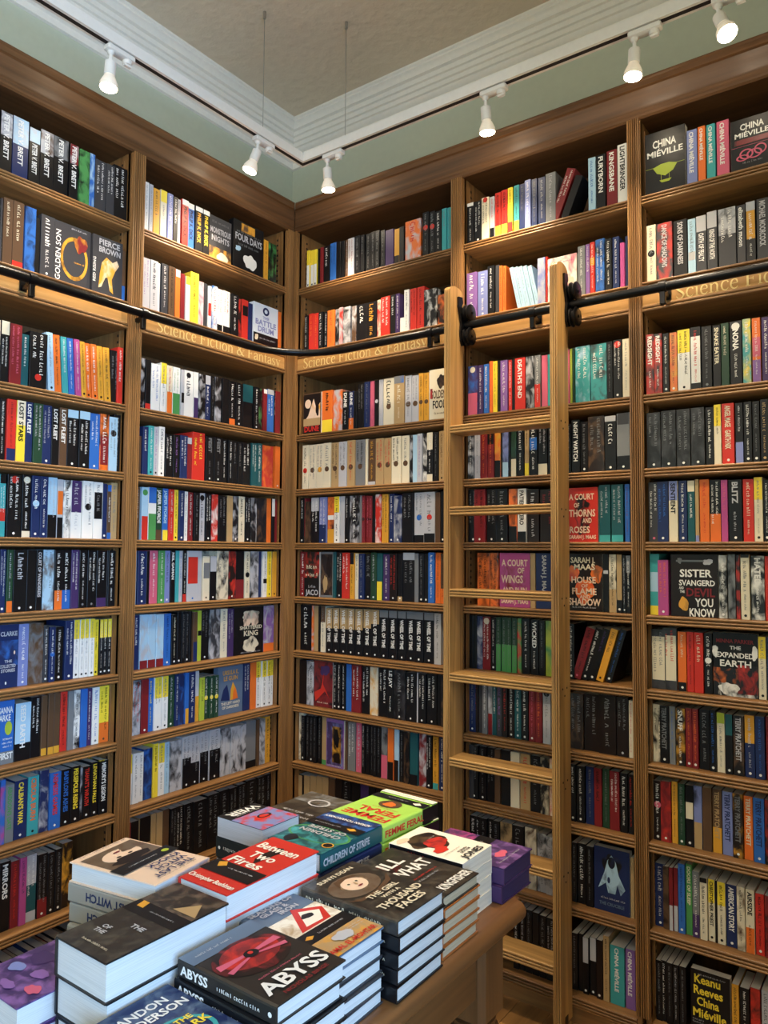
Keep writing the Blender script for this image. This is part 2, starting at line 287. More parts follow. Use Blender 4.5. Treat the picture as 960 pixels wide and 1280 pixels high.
# bay | shelf | place along the shelf | width | height | lean | look of the spine or cover | one object of its own
BOOKS = []
for ln in """\
A|1|-1.3555|0.0385|0.198|0|k Ts40 Xk @w:PETER V. BRETT|1
A|1|-1.3140|0.0538|0.203|0|B Tl45 Xs @w:PETER V. BRETT|1
A|1|-1.2593|0.0376|0.189|0|k Tl25 Xs @w:PETER V. BRETT|1
A|1|-1.2212|0.0471|0.200|0|k Ts40 Xn @w:PETER V. BRETT|1
A|1|-1.1724|0.0549|0.202|0|k TG35 Xk @w:PETER V. BRETT|1
A|1|-1.1157|0.0322|0.197|0|k TR35 Xs @w:PETER V. BRETT|1
A|1|-1.0787|0.0401|0.195|0|e Xk|1
A|1|-1.0377|0.0215|0.199|0|b Xl|0
A|1|-1.0144|0.0428|0.188|0|g lw|1
A|1|-0.9700|0.0335|0.190|0|g lw|0
A|1|-0.9332|0.0565|0.200|0|k qw|1
A|2|-1.3456|0.0071|0.210|0|g|0
A|2|-1.3372|0.0313|0.217|0|n lc|1
A|2|-1.3043|0.0370|0.220|0|n lc Br10|1
A|2|-1.2650|0.0373|0.216|0|b Xk|1
A|2|-1.2269|0.0148|0.191|0|k|0
A|2|-1.2108|0.0480|0.210|0|g lw dw|1
A|2|-1.1605|0.1367|0.211|0|#goldenson|1
A|2|-1.0195|0.1211|0.210|0|#horse|1
A|2|-0.8958|0.0285|0.189|0|n Bb30|0
A|3|-1.3299|0.0271|0.199|0|k Tc22 qw|1
A|3|-1.3015|0.0384|0.196|0|R lp|1
A|3|-1.2615|0.0250|0.172|0|T lw|0
A|3|-1.2360|0.0603|0.187|0|k lw Or80|1
A|3|-1.1662|0.0225|0.198|-4|l lG dk|0
A|3|-1.1425|0.0254|0.196|-4|o lk|0
A|3|-1.1148|0.0217|0.195|-4|t lw|0
A|3|-1.0909|0.0226|0.196|-4|b lw|0
A|3|-1.0671|0.0208|0.197|-4|m lw|0
A|3|-1.0452|0.0189|0.194|-4|a lk dk|0
A|3|-1.0251|0.0208|0.194|-4|o lw dk|0
A|3|-1.0030|0.0227|0.195|-4|o lw dk|0
A|3|-0.9791|0.0219|0.194|-4|a ln dk|0
A|3|-0.9559|0.0263|0.194|-4|a ln dk|0
A|3|-0.9333|0.0397|0.193|0|k qG|1
A|3|-0.8913|0.0226|0.208|0|r lw|0
A|4|-1.3235|0.0189|0.198|0|k lw|0
A|4|-1.3027|0.0302|0.198|0|r lR BB20|1
A|4|-1.2714|0.0299|0.199|0|y Tc40 @k:LOST STARS|1
A|4|-1.2404|0.0243|0.199|0|B @w:LOST FLEET|0
A|4|-1.2150|0.0321|0.199|0|E ls|1
A|4|-1.1818|0.0313|0.199|0|B ls dw|1
A|4|-1.1494|0.0258|0.197|0|k @w:LOST FLEET|0
A|4|-1.1225|0.0283|0.199|0|n @w:LOST FLEET|1
A|4|-1.0929|0.0411|0.198|0|k Tl14 lw dw|1
A|4|-1.0506|0.0411|0.199|0|k Tl14 lw dw|1
A|4|-1.0077|0.0383|0.198|0|b lw dw|1
A|4|-0.9682|0.0352|0.202|0|o MR40-90 Xk lw|1
A|4|-0.9305|0.0337|0.197|0|l Ok30 lG|1
A|4|-0.8913|0.0267|0.226|0|k lw|0
A|5|-1.3091|0.0204|0.201|0|t Mr55-75 Tk15 qw|0
A|5|-1.2864|0.0473|0.202|0|k qw Or8 dw|1
A|5|-1.2376|0.0290|0.204|0|k Oc8 lw Bc10|1
A|5|-1.2066|0.0291|0.204|0|B lw Ol45 dw|1
A|5|-1.1764|0.0262|0.204|0|B lw dw|1
A|5|-1.1486|0.0333|0.204|0|l Bk38 ls|1
A|5|-1.1142|0.0221|0.200|0|s Mo20-60 Bk35|0
A|5|-1.0910|0.0277|0.199|0|w lk Xk|0
A|5|-1.0621|0.0395|0.200|0|w TV55 ls|1
A|5|-1.0215|0.0400|0.202|0|w lG Ok45|1
A|5|-0.9803|0.0359|0.201|0|w Mk18-65 lG|1
A|5|-0.9432|0.0177|0.198|0|B dw|0
A|5|-0.9243|0.0342|0.195|0|n Tb12 Bb12 qw|1
A|5|-0.8886|0.0248|0.218|0|N lG|0
A|6|-1.3007|0.0190|0.201|0|B qw dw|0
A|6|-1.2804|0.0197|0.200|0|E Bo18 ls|0
A|6|-1.2597|0.0446|0.200|0|k ls dw|1
A|6|-1.2138|0.0323|0.200|0|k dw|1
A|6|-1.1806|0.0216|0.200|0|k @s:COURT OF WANDERERS|0
A|6|-1.1581|0.0385|0.201|0|l qG Xn|1
A|6|-1.1186|0.0291|0.200|0|k Bo32 lw|1
A|6|-1.0884|0.0318|0.201|0|k Bb32 lw|1
A|6|-1.0550|0.0293|0.201|0|V qw|1
A|6|-1.0247|0.0304|0.200|0|k lw dG|1
A|6|-0.9933|0.0354|0.200|0|k lw dG|1
A|6|-0.9567|0.0391|0.200|0|k BV16 lw|1
A|6|-0.9165|0.0150|0.200|0|K|0
A|6|-0.9004|0.0292|0.200|0|k lw|0
A|7|-1.2918|0.0653|0.205|0|#clarke|1
A|7|-1.2256|0.0343|0.200|0|q lw dw|1
A|7|-1.1901|0.0504|0.199|0|n XG|1
A|7|-1.1386|0.0170|0.187|0|g lw dw|0
A|7|-1.1205|0.0203|0.183|0|B lw Ob50 dw|0
A|7|-1.0988|0.0304|0.181|0|k lw dw|1
A|7|-1.0662|0.0332|0.201|0|B lw dw|1
A|7|-1.0315|0.0220|0.201|0|w Ty33 lG dk|0
A|7|-1.0085|0.0168|0.201|0|w Ty33 lG dk|0
A|7|-0.9907|0.0165|0.201|0|w Ty33 lG dk|0
A|7|-0.9731|0.0200|0.201|0|w Ty33 lG dk|0
A|7|-0.9520|0.0174|0.196|0|y lk dk|0
A|7|-0.9335|0.0142|0.196|0|k Ty33 lw dw|0
A|7|-0.9182|0.0161|0.196|0|k Ty33 lw dw|0
A|7|-0.9011|0.0168|0.196|0|k Ty33 lw dw|0
A|8|-1.3028|0.0705|0.209|0|#clarkeblue|1
A|8|-1.2299|0.0537|0.185|0|k Tl70 @w:SEED EARTH|1
A|8|-1.1748|0.0333|0.197|0|k qw|1
A|8|-1.1402|0.0204|0.197|0|n Ba12|0
A|8|-1.1185|0.0207|0.200|0|n Ba12|0
A|8|-1.0969|0.0225|0.200|0|n Ba12|0
A|8|-1.0729|0.0250|0.200|0|r lk|0
A|8|-1.0465|0.0211|0.199|0|G|0
A|8|-1.0244|0.0241|0.199|0|w lk Xk|0
A|8|-0.9994|0.0251|0.201|0|b|0
A|8|-0.9733|0.0193|0.197|0|V lw|0
A|8|-0.9530|0.0269|0.198|0|w lb dG|0
A|8|-0.9251|0.0389|0.199|0|y Bo35 lk dn|1
A|9|-1.2693|0.0159|0.202|0|b Xm|0
A|9|-1.2524|0.0291|0.181|0|G @e:ABADDON'S GATE|1
A|9|-1.2214|0.0426|0.186|0|B @y:CALIBAN'S WAR dw|1
A|9|-1.1768|0.0379|0.189|0|t @o:CIBOLA BURN dk|1
A|9|-1.1379|0.0309|0.200|0|B Xs|1
A|9|-1.1056|0.0402|0.187|0|b @r:NEMESIS GAMES dw|1
A|9|-1.0647|0.0360|0.187|0|k @b:BABYLON'S ASHES dw|1
A|9|-1.0279|0.0342|0.189|0|k @y:PERSEPOLIS RISING dw|1
A|9|-0.9916|0.0098|0.178|0|k Xs|0
A|9|-0.9804|0.0319|0.178|0|k @r:TIAMAT'S WRATH dw|0
A|9|-0.9473|0.0263|0.186|0|k @y:LEVIATHAN FALLS dw|0
A|9|-0.9195|0.0193|0.189|0|k Xy|0
A|9|-0.8986|0.0358|0.185|0|k @w:MEMORY'S LEGION dw|1
A|10|-1.2602|0.0343|0.215|0|k @w:MIRRORS|1
A|10|-1.2249|0.0268|0.209|0|R lr|1
A|10|-1.1977|0.0222|0.213|0|m lV|0
A|10|-1.1750|0.0350|0.212|0|T Ts45 Bs15 lw|1
A|10|-1.1390|0.0349|0.204|0|k BR30 lG dw|1
A|10|-1.1030|0.0254|0.199|0|k lG dw|0
A|10|-1.0770|0.0240|0.203|0|k lG dw|0
A|10|-1.0522|0.0402|0.214|0|K Xa|1
B|1|-0.8064|0.0195|0.191|0|w lG|0
B|1|-0.7851|0.0166|0.189|0|s lG|0
B|1|-0.7665|0.0297|0.182|0|a ln|0
B|1|-0.7350|0.0302|0.188|0|c Ty25 lG|0
B|1|-0.7028|0.0257|0.186|0|q lw|0
B|1|-0.6751|0.0219|0.182|0|k lw|0
B|1|-0.6513|0.0153|0.183|0|s lk|0
B|1|-0.6341|0.0328|0.190|0|r Tw12 @k:PHILIP K. DICK|0
B|1|-0.5992|0.0317|0.189|0|b Tw12 @k:PHILIP K. DICK|0
B|1|-0.5654|0.0386|0.188|0|k Tw10 @a:PHILIP K. DICK|0
B|1|-0.5246|0.0348|0.189|0|k Tw10 @y:PHILIP K. DICK|0
B|1|-0.4872|0.1204|0.185|0|#monstrous|1
B|1|-0.3619|0.1787|0.213|0|#fourdays|1
B|1|-0.1767|0.0273|0.183|0|a lk|0
B|1|-0.1469|0.0478|0.180|0|k Xe|0
B|2|-0.8058|0.0320|0.195|0|s lv|0
B|2|-0.7719|0.0350|0.197|0|s lk|0
B|2|-0.7358|0.0113|0.194|0|w|0
B|2|-0.7228|0.0311|0.198|0|g lw|0
B|2|-0.6898|0.0308|0.198|0|n lk|0
B|2|-0.6570|0.0246|0.195|0|o Ts15|0
B|2|-0.6305|0.0215|0.187|0|R|0
B|2|-0.6070|0.0226|0.182|0|w Ty18|0
B|2|-0.5828|0.0425|0.209|0|y lk|0
B|2|-0.5379|0.0271|0.184|0|s Xp|0
B|2|-0.5088|0.0183|0.184|0|g|0
B|2|-0.4884|0.0166|0.179|0|w Mr40-70|0
B|2|-0.4698|0.0290|0.185|0|w lr Xb|0
B|2|-0.4387|0.0314|0.182|0|w lr Bk18|0
B|2|-0.4051|0.0379|0.184|0|w lr Bk18|0
B|2|-0.3650|0.0417|0.181|0|k lw|0
B|2|-0.3210|0.0181|0.171|0|k Xr|0
B|2|-0.3007|0.0348|0.175|0|r Mk15-40|0
B|2|-0.2636|0.0249|0.169|0|B|0
B|2|-0.2362|0.1521|0.184|0|#battledrum|1
B|2|-0.0814|0.0250|0.178|0|o|0
B|2|-0.0540|0.0184|0.181|0|o|0
B|3|-0.8066|0.0213|0.191|0|k Xs|0
B|3|-0.7837|0.0246|0.190|0|k Br12|0
B|3|-0.7573|0.0411|0.181|0|w lb|0
B|3|-0.7139|0.0264|0.192|0|w Ty42 lG|0
B|3|-0.6849|0.0260|0.188|0|c Bo45 lr|0
B|3|-0.6564|0.0353|0.188|0|w Be45 le|0
B|3|-0.6192|0.0155|0.184|0|s Mk50-72|0
B|3|-0.6020|0.0465|0.187|0|w lk Ok10|0
B|3|-0.5537|0.0237|0.188|0|w BV45|0
B|3|-0.5281|0.0327|0.184|0|k Xs|0
B|3|-0.4936|0.0289|0.187|0|B Ts20 lw|0
B|3|-0.4629|0.0204|0.189|0|k lG|0
B|3|-0.4406|0.0342|0.191|0|k Xs|0
B|3|-0.4044|0.0395|0.191|0|k|0
B|3|-0.3628|0.0337|0.188|0|k lw Bo15|0
B|3|-0.3270|0.0392|0.188|0|k lw dw|0
B|3|-0.2857|0.0588|0.190|0|k TT40|0
B|3|-0.2247|0.0301|0.188|0|k lw dw|0
B|3|-0.1925|0.0234|0.188|0|k Xe|0
B|3|-0.1669|0.0227|0.188|0|R Tw10|0
B|3|-0.1421|0.0409|0.193|0|b Ts12 lw|0
B|3|-0.0990|0.0299|0.193|0|k lw|0
B|3|-0.0669|0.0314|0.194|0|R ln|0
B|4|-0.8097|0.0182|0.144|0|n|0
B|4|-0.7905|0.0236|0.181|0|B lw|0
B|4|-0.7654|0.0247|0.188|0|t lw dk|0
B|4|-0.7391|0.0236|0.188|0|s lv dk|0
B|4|-0.7139|0.0263|0.192|0|w lk dk|0
B|4|-0.6857|0.0354|0.167|0|k qw|0
B|4|-0.6486|0.0305|0.169|0|k lv|0
B|4|-0.6165|0.0351|0.171|0|B lw|0
B|4|-0.5796|0.0233|0.167|0|R Ts15|0
B|4|-0.5548|0.0638|0.193|0|r ly|1
B|4|-0.4881|0.0430|0.184|0|k @G:FEIST dw|0
B|4|-0.4433|0.0440|0.186|0|k @G:FEIST dw|0
B|4|-0.3974|0.0293|0.184|0|k lw|0
B|4|-0.3661|0.0260|0.184|0|k lw|0
B|4|-0.3382|0.0264|0.184|0|k lG|0
B|4|-0.3098|0.0268|0.184|0|k lG|0
B|4|-0.2810|0.0468|0.184|0|k lw|0
B|4|-0.2321|0.0329|0.187|0|T lw|0
B|4|-0.1971|0.0294|0.191|0|T lw|0
B|4|-0.1646|0.0643|0.186|0|r Xo|0
B|4|-0.0842|0.0310|0.190|0|o dw|0
B|4|-0.0510|0.0184|0.190|0|o|0
B|5|-0.8050|0.0219|0.196|0|n lw|0
B|5|-0.7809|0.0289|0.198|0|l Br45 Oe10|0
B|5|-0.7497|0.0355|0.200|0|w Tb30 Be50|0
B|5|-0.7127|0.0293|0.200|0|E Bn20 @w:JASPER FFORDE|0
B|5|-0.6818|0.0258|0.200|0|b By20 @l:JASPER FFORDE|0
B|5|-0.6544|0.0246|0.199|0|r ls|0
B|5|-0.6281|0.0201|0.199|0|y lk dk|0
B|5|-0.6064|0.0261|0.197|0|B lw dw|0
B|5|-0.5786|0.0182|0.196|0|w lk|0
B|5|-0.5587|0.0243|0.194|0|R lw|0
B|5|-0.5327|0.0289|0.194|0|k lG|0
B|5|-0.5021|0.0302|0.195|0|s lk Ok10|0
B|5|-0.4701|0.0299|0.194|0|k qw dw|0
B|5|-0.4375|0.0313|0.194|0|r Xw|0
B|5|-0.4044|0.0447|0.191|0|k lG|0
B|5|-0.3569|0.0326|0.194|0|N|0
B|5|-0.3224|0.0303|0.193|0|k Xs dw|0
B|5|-0.2902|0.0357|0.195|0|c lk|0
B|5|-0.2525|0.0324|0.194|0|k lw dw|0
B|5|-0.2181|0.0360|0.194|0|k Xs|0
B|5|-0.1790|0.0553|0.196|0|k Xn|0
B|5|-0.1206|0.0261|0.197|0|o|0
B|5|-0.0924|0.0201|0.197|0|k Tw40|0
B|5|-0.0701|0.0246|0.195|0|R|0
B|5|-0.0433|0.0206|0.195|0|K|0
B|6|-0.8071|0.0148|0.199|0|l|0
B|6|-0.7901|0.0392|0.199|0|B lw dw|1
B|6|-0.7494|0.0138|0.199|0|k|0
B|6|-0.7333|0.0358|0.202|0|p lw|0
B|6|-0.6960|0.0293|0.202|0|e lw dw|0
B|6|-0.6651|0.0250|0.202|0|q lk dw|0
B|6|-0.6385|0.0221|0.202|0|k @w:NEIL GAIMAN|0
B|6|-0.6148|0.0165|0.202|0|t|0
B|6|-0.5966|0.0167|0.202|0|s lb|0
B|6|-0.5783|0.0186|0.202|0|k Br15 lw|0
B|6|-0.5581|0.0560|0.202|0|s Mr12-65 db|1
B|6|-0.5003|0.0185|0.202|0|s|0
B|6|-0.4790|0.0348|0.180|0|c MG15-50 dk|0
B|6|-0.4424|0.0346|0.180|0|k Ts35 dw|0
B|6|-0.4053|0.0626|0.202|0|c lG Xk|1
B|6|-0.3408|0.0403|0.202|0|K Xr dw|0
B|6|-0.2985|0.0482|0.202|0|k BR40|0
B|6|-0.2474|0.0291|0.200|0|c lk Ok50|0
B|6|-0.2162|0.0471|0.201|0|s Xk|0
B|6|-0.1671|0.0219|0.201|0|B|0
B|6|-0.1420|0.0243|0.201|0|w lk Mk60-70|0
B|6|-0.1156|0.0268|0.201|0|y lk dk|0
B|6|-0.0867|0.0228|0.201|0|b|0
B|6|-0.0618|0.0197|0.201|0|R|0
B|6|-0.0399|0.0099|0.201|0|s|0
B|6|-0.0277|0.0257|0.201|0|a dk|0
B|7|-0.8001|0.0096|0.029|0|s|0
B|7|-0.7905|0.0258|0.201|0|B lw|0
B|7|-0.7633|0.0358|0.203|0|l BR15 Xs|0
B|7|-0.7268|0.0357|0.201|0|l BR15 Xs|0
B|7|-0.6903|0.0349|0.199|0|l BR15 Xs|0
B|7|-0.6539|0.0323|0.199|0|b lB dw|0
B|7|-0.6200|0.0280|0.193|0|k lc dw|0
B|7|-0.5905|0.0192|0.205|0|k dw|0
B|7|-0.5697|0.0186|0.205|0|k lG|0
B|7|-0.5495|0.0196|0.205|0|k lG dw|0
B|7|-0.5282|0.0121|0.205|0|k|0
B|7|-0.5135|0.0217|0.197|0|n BB40|0
B|7|-0.4902|0.0194|0.205|0|L Mk40-50|0
B|7|-0.4682|0.0403|0.204|0|k lG dw|0
B|7|-0.4262|0.0551|0.205|0|g Xs|1
B|7|-0.3694|0.0367|0.206|0|c lG|0
B|7|-0.3298|0.0326|0.200|0|V ls|0
B|7|-0.2955|0.1951|0.202|0|#kingblack|1
B|7|-0.0984|0.0128|0.203|0|L|0
B|7|-0.0836|0.0655|0.209|0|v Bo18 Xs|1
B|8|-0.8090|0.0184|0.203|0|t Xp|0
B|8|-0.7894|0.0343|0.205|0|s lr Xk|0
B|8|-0.7529|0.0327|0.204|0|R dw|0
B|8|-0.7188|0.0248|0.204|0|b ly|0
B|8|-0.6926|0.0339|0.204|0|w Ty40 lG dk|0
B|8|-0.6556|0.0281|0.201|0|w Ty40 lG dk|0
B|8|-0.6260|0.0302|0.201|0|E ls dw|0
B|8|-0.5943|0.0174|0.201|0|B lw|0
B|8|-0.5754|0.0277|0.208|0|B Xb|0
B|8|-0.5461|0.0179|0.205|0|b Ba30|0
B|8|-0.5266|0.0302|0.204|0|B lw|0
B|8|-0.4948|0.0201|0.205|0|s Ba50|0
B|8|-0.4726|0.0239|0.171|0|L ln|0
B|8|-0.4470|0.0233|0.171|0|E lw Oy50|0
B|8|-0.4219|0.0218|0.171|0|E lw Oy50|0
B|8|-0.3984|0.0239|0.171|0|E lw Oy50|0
B|8|-0.3725|0.1383|0.212|0|#ursula|1
B|8|-0.2324|0.0362|0.202|0|B lw|0
B|8|-0.1933|0.0327|0.201|0|o|0
B|8|-0.1576|0.0302|0.205|0|w Ty35 lk dk|0
B|8|-0.1254|0.0275|0.205|0|w Ty35 lk dk|0
B|8|-0.0959|0.0289|0.205|0|w Ty35 lk dk|0
B|8|-0.0649|0.0316|0.205|0|w Ty35 lk dk|0
B|9|-0.8065|0.0242|0.182|0|w Ty38 lG dk|0
B|9|-0.7810|0.0268|0.183|0|w lG|0
B|9|-0.7529|0.0219|0.180|0|w lG|0
B|9|-0.7297|0.0384|0.187|0|B Xb|0
B|9|-0.6894|0.0235|0.200|0|y lk|0
B|9|-0.6652|0.0286|0.197|0|w Ty38 lG|0
B|9|-0.6351|0.0226|0.195|0|l lG|0
B|9|-0.6103|0.0536|0.194|0|s Xk|1
B|9|-0.5554|0.0441|0.200|0|s Bk58 lG dw|1
B|9|-0.5098|0.0461|0.198|0|s Bk45 lG dw|1
B|9|-0.4622|0.0446|0.200|0|s Bk60 lG dw|0
B|9|-0.4161|0.0568|0.201|0|s Bk60 lG dw|1
B|9|-0.3567|0.0253|0.196|0|s Xk|0
B|9|-0.3297|0.0266|0.194|0|s Xk|0
B|9|-0.3013|0.0270|0.193|0|s Xk|0
B|9|-0.2725|0.0274|0.193|0|s Xk|0
B|9|-0.2433|0.0298|0.193|0|s Xk|0
B|9|-0.2117|0.0600|0.199|0|G Bk15|1
B|9|-0.1499|0.0145|0.199|0|n|0
B|9|-0.1334|0.0346|0.195|0|s Xk|0
B|9|-0.0968|0.0310|0.201|0|a lk|0
B|10|-0.8009|0.0197|0.210|0|R|0
B|10|-0.7793|0.0334|0.208|0|k|0
B|10|-0.7425|0.0495|0.212|0|N Tk45|0
B|10|-0.6918|0.0226|0.214|0|N|0
B|10|-0.6679|0.0284|0.213|0|N|0
B|10|-0.6381|0.0297|0.215|0|n|0
B|10|-0.6062|0.0319|0.212|0|k lG|0
B|10|-0.5729|0.0350|0.210|0|k lw|0
B|10|-0.5365|0.0461|0.209|0|k lG|0
B|10|-0.4891|0.0686|0.207|0|k lG|0
B|10|-0.4193|0.0620|0.214|0|k lG|0
B|10|-0.3559|0.0526|0.216|0|k lG|0
B|10|-0.3017|0.0463|0.214|0|k lG|0
B|10|-0.2538|0.0474|0.217|0|k lG|0
B|10|-0.2048|0.0589|0.222|0|k lG|0
B|10|-0.1442|0.0522|0.223|0|k lG|0
B|10|-0.0902|0.0514|0.223|0|k lG|0
C|1|0.0670|0.0181|0.175|0|y Bw60 dk|0
C|1|0.0873|0.0191|0.172|0|y Bw60 dk|0
C|1|0.1086|0.0178|0.171|0|y Bw60 dk|0
C|1|0.1297|0.0166|0.171|0|k|0
C|1|0.1484|0.0176|0.170|0|R|0
C|1|0.1681|0.0316|0.170|0|k lw|0
C|1|0.2028|0.0365|0.177|0|b lB|0
C|1|0.2425|0.0265|0.172|0|k|0
C|1|0.2710|0.0179|0.171|0|k|0
C|1|0.2910|0.0167|0.172|0|n ls|0
C|1|0.3097|0.0342|0.171|0|s lR|0
C|1|0.3479|0.0296|0.173|0|k lG|0
C|1|0.3795|0.0223|0.170|0|k lG|0
C|1|0.4037|0.0281|0.171|0|k lG|0
C|1|0.4337|0.0238|0.171|0|k lG|0
C|1|0.4594|0.0236|0.169|0|k lG|0
C|1|0.4849|0.0234|0.166|0|k lG|0
C|1|0.5111|0.0432|0.159|0|V|0
C|1|0.5572|0.0265|0.153|0|a BK25|0
C|1|0.5855|0.0244|0.154|0|k|0
C|1|0.6125|0.0781|0.171|0|o lr Xs|1
C|1|0.7022|0.0296|0.185|0|k Or35 lG|0
C|1|0.7335|0.0283|0.181|0|k Or35 lG|0
C|1|0.7636|0.0297|0.173|0|k lw|0
C|1|0.7959|0.0225|0.176|0|t lG|0
C|1|0.8201|0.0206|0.174|0|t lG|0
C|2|0.0551|0.0215|0.170|0|k lw|0
C|2|0.0798|0.0280|0.175|0|r lo|0
C|2|0.1100|0.0288|0.171|0|r lo|0
C|2|0.1420|0.0263|0.170|0|k lw|0
C|2|0.1704|0.0228|0.167|0|k lw|0
C|2|0.1963|0.0396|0.167|0|o lr|0
C|2|0.2391|0.0222|0.166|0|k Xs|0
C|2|0.2633|0.0200|0.169|0|s Xr|0
C|2|0.2864|0.0405|0.165|0|s Xk|0
C|2|0.3299|0.0256|0.164|0|n Xs|0
C|2|0.3574|0.0535|0.164|0|k lw|0
C|2|0.4128|0.0544|0.161|0|k la|0
C|2|0.4691|0.0185|0.164|0|c Xr|0
C|2|0.4894|0.0481|0.171|0|r lw|0
C|2|0.5394|0.0256|0.171|0|k lw|0
C|2|0.5669|0.0216|0.171|0|V lw|0
C|2|0.5907|0.0205|0.064|0|w|0
C|2|0.6126|0.0249|0.177|0|w lk|0
C|2|0.6393|0.0319|0.177|0|r lk|0
C|2|0.6730|0.0360|0.178|0|r lk|0
C|2|0.7108|0.0609|0.156|0|k Xw|1
C|2|0.7743|0.0517|0.125|0|K Xo|0
C|3|0.0560|0.1092|0.187|0|#dune|1
C|3|0.1670|0.0609|0.188|0|o By30 lk|0
C|3|0.2299|0.0519|0.185|0|o Xs|0
C|3|0.2846|0.0327|0.171|0|k @w:DUNE|0
C|3|0.3193|0.0276|0.168|0|B Bo30 @w:DUNE|0
C|3|0.3488|0.0189|0.164|0|k|0
C|3|0.3693|0.0336|0.195|0|k lG|0
C|3|0.4057|0.0295|0.198|0|B lG|0
C|3|0.4370|0.0201|0.198|0|p|0
C|3|0.4589|0.0208|0.199|0|k Os45|0
C|3|0.4815|0.0216|0.199|0|s|0
C|3|0.5057|0.0557|0.199|0|c lk On60|1
C|3|0.5631|0.0511|0.201|0|N TG15 lc Xb|1
C|3|0.6167|0.0324|0.197|0|s lG On60|0
C|3|0.6508|0.0336|0.194|0|s lG On60|0
C|3|0.6861|0.0233|0.198|0|a ln On60|0
C|3|0.7110|0.0239|0.197|0|a ln On60|0
C|3|0.7381|0.0845|0.203|0|#goldenfool|1
C|4|0.0554|0.0345|0.199|0|c lk Or58|0
C|4|0.0918|0.0430|0.199|0|c lG On58|0
C|4|0.1368|0.0414|0.199|0|c lG Oa58|0
C|4|0.1800|0.0407|0.200|0|c lG On58|0
C|4|0.2236|0.0439|0.198|0|N lk On58|0
C|4|0.2694|0.0451|0.198|0|s lG On58|0
C|4|0.3163|0.0425|0.200|0|N lr On58|0
C|4|0.3605|0.0508|0.199|0|G On58 lk|0
C|4|0.4131|0.0134|0.199|0|c|0
C|4|0.4284|0.0390|0.196|0|n la Bs8|0
C|4|0.4691|0.0419|0.196|0|N lr On58|0
C|4|0.5127|0.0387|0.194|0|N lr On58|0
C|4|0.5540|0.0456|0.197|0|c lk On58|0
C|4|0.6013|0.0366|0.197|0|c lG On58|0
C|4|0.6403|0.0148|0.197|0|k Xs|0
C|4|0.6568|0.0212|0.196|0|l|0
C|4|0.6796|0.0243|0.198|0|s lv|0
C|4|0.7063|0.0208|0.195|0|k Xw|0
C|4|0.7287|0.0285|0.198|0|k Tc35 Bc15 lw|0
C|4|0.7588|0.0228|0.197|0|k lG|0
C|4|0.7839|0.0256|0.200|0|N ln dk|0
C|5|0.0023|0.0248|0.213|0|k lw dw|0
C|5|0.0291|0.0316|0.216|0|R Bn15|0
C|5|0.0630|0.0333|0.188|0|n Xk|0
C|5|0.0991|0.0467|0.213|0|k Ts30 lw Xs|0
C|5|0.1487|0.0420|0.213|0|q BB40 lw dw|0
C|5|0.1937|0.0395|0.214|0|o Mw40-50 Ba30 Xk|0
C|5|0.2360|0.0304|0.211|0|w Ty35 lk dk|0
C|5|0.2692|0.0254|0.209|0|s|0
C|5|0.2965|0.0242|0.205|0|k lw dw|0
C|5|0.3225|0.0505|0.204|0|k lw Xs|0
C|5|0.3748|0.0136|0.204|0|G|0
C|5|0.3902|0.0171|0.202|0|R lp Ok50|0
C|5|0.4091|0.0161|0.201|0|R lp Ok50|0
C|5|0.4270|0.0160|0.200|0|R lp Ok50|0
C|5|0.4448|0.0159|0.200|0|k|0
C|5|0.4633|0.0280|0.213|0|r Xw|0
C|5|0.4930|0.0329|0.214|0|a lk|0
C|5|0.5301|0.0248|0.214|0|B lw dw|0
C|5|0.5567|0.0396|0.195|0|B Xs dw|0
C|5|0.5987|0.0554|0.213|0|k lG|1
C|5|0.6566|0.0478|0.211|0|s Ob50 Bk15 lG|1
C|5|0.7060|0.0524|0.209|0|s Or50 Bk18 lG|1
C|5|0.7608|0.0235|0.200|0|n La|0
C|5|0.7858|0.0209|0.203|0|k dw|0
C|6|0.0247|0.0334|0.201|0|R lw dw|0
C|6|0.0602|0.0888|0.201|0|#jaco|1
C|6|0.1540|0.0753|0.209|0|#framed|1
C|6|0.2313|0.0166|0.208|0|T|0
C|6|0.2498|0.0328|0.206|0|k lw dw|0
C|6|0.2846|0.0409|0.198|0|r lw|0
C|6|0.3283|0.0225|0.198|0|a Tk25 lk|0
C|6|0.3528|0.0196|0.195|0|c lk|0
C|6|0.3751|0.0295|0.195|0|B lG dw|0
C|6|0.4065|0.0328|0.195|0|k lG dw|0
C|6|0.4411|0.0297|0.199|0|E ls dw|0
C|6|0.4726|0.0276|0.196|0|T By40|0
C|6|0.5029|0.0325|0.192|0|V lw dw|0
C|6|0.5371|0.0373|0.196|0|K lr dw|0
C|6|0.5762|0.0248|0.196|0|k BN10 dw|0
C|6|0.6027|0.0590|0.200|0|k lG Ts15|1
C|6|0.6633|0.0182|0.197|0|G|0
C|6|0.6833|0.0238|0.197|0|k lG dw|0
C|6|0.7087|0.0179|0.197|0|k dw|0
C|6|0.7291|0.0299|0.201|0|b lw|0
C|6|0.7614|0.0239|0.201|0|o lR|0
C|6|0.7869|0.0198|0.197|0|n Bo30 lk|0
C|7|-0.0032|0.0679|0.219|0|k lw|1
C|7|0.0679|0.0430|0.205|0|o lk Xs|0
C|7|0.1130|0.0263|0.202|0|N Le|0
C|7|0.1413|0.0110|0.202|0|k|0
C|7|0.1544|0.0279|0.204|0|c Tn35 lG|0
C|7|0.1853|0.0374|0.195|0|k TN45 @w:WHEEL OF TIME dw|0
C|7|0.2237|0.0388|0.197|0|k TN45 @w:WHEEL OF TIME dw|0
C|7|0.2635|0.0420|0.198|0|k TN45 @w:WHEEL OF TIME dw|0
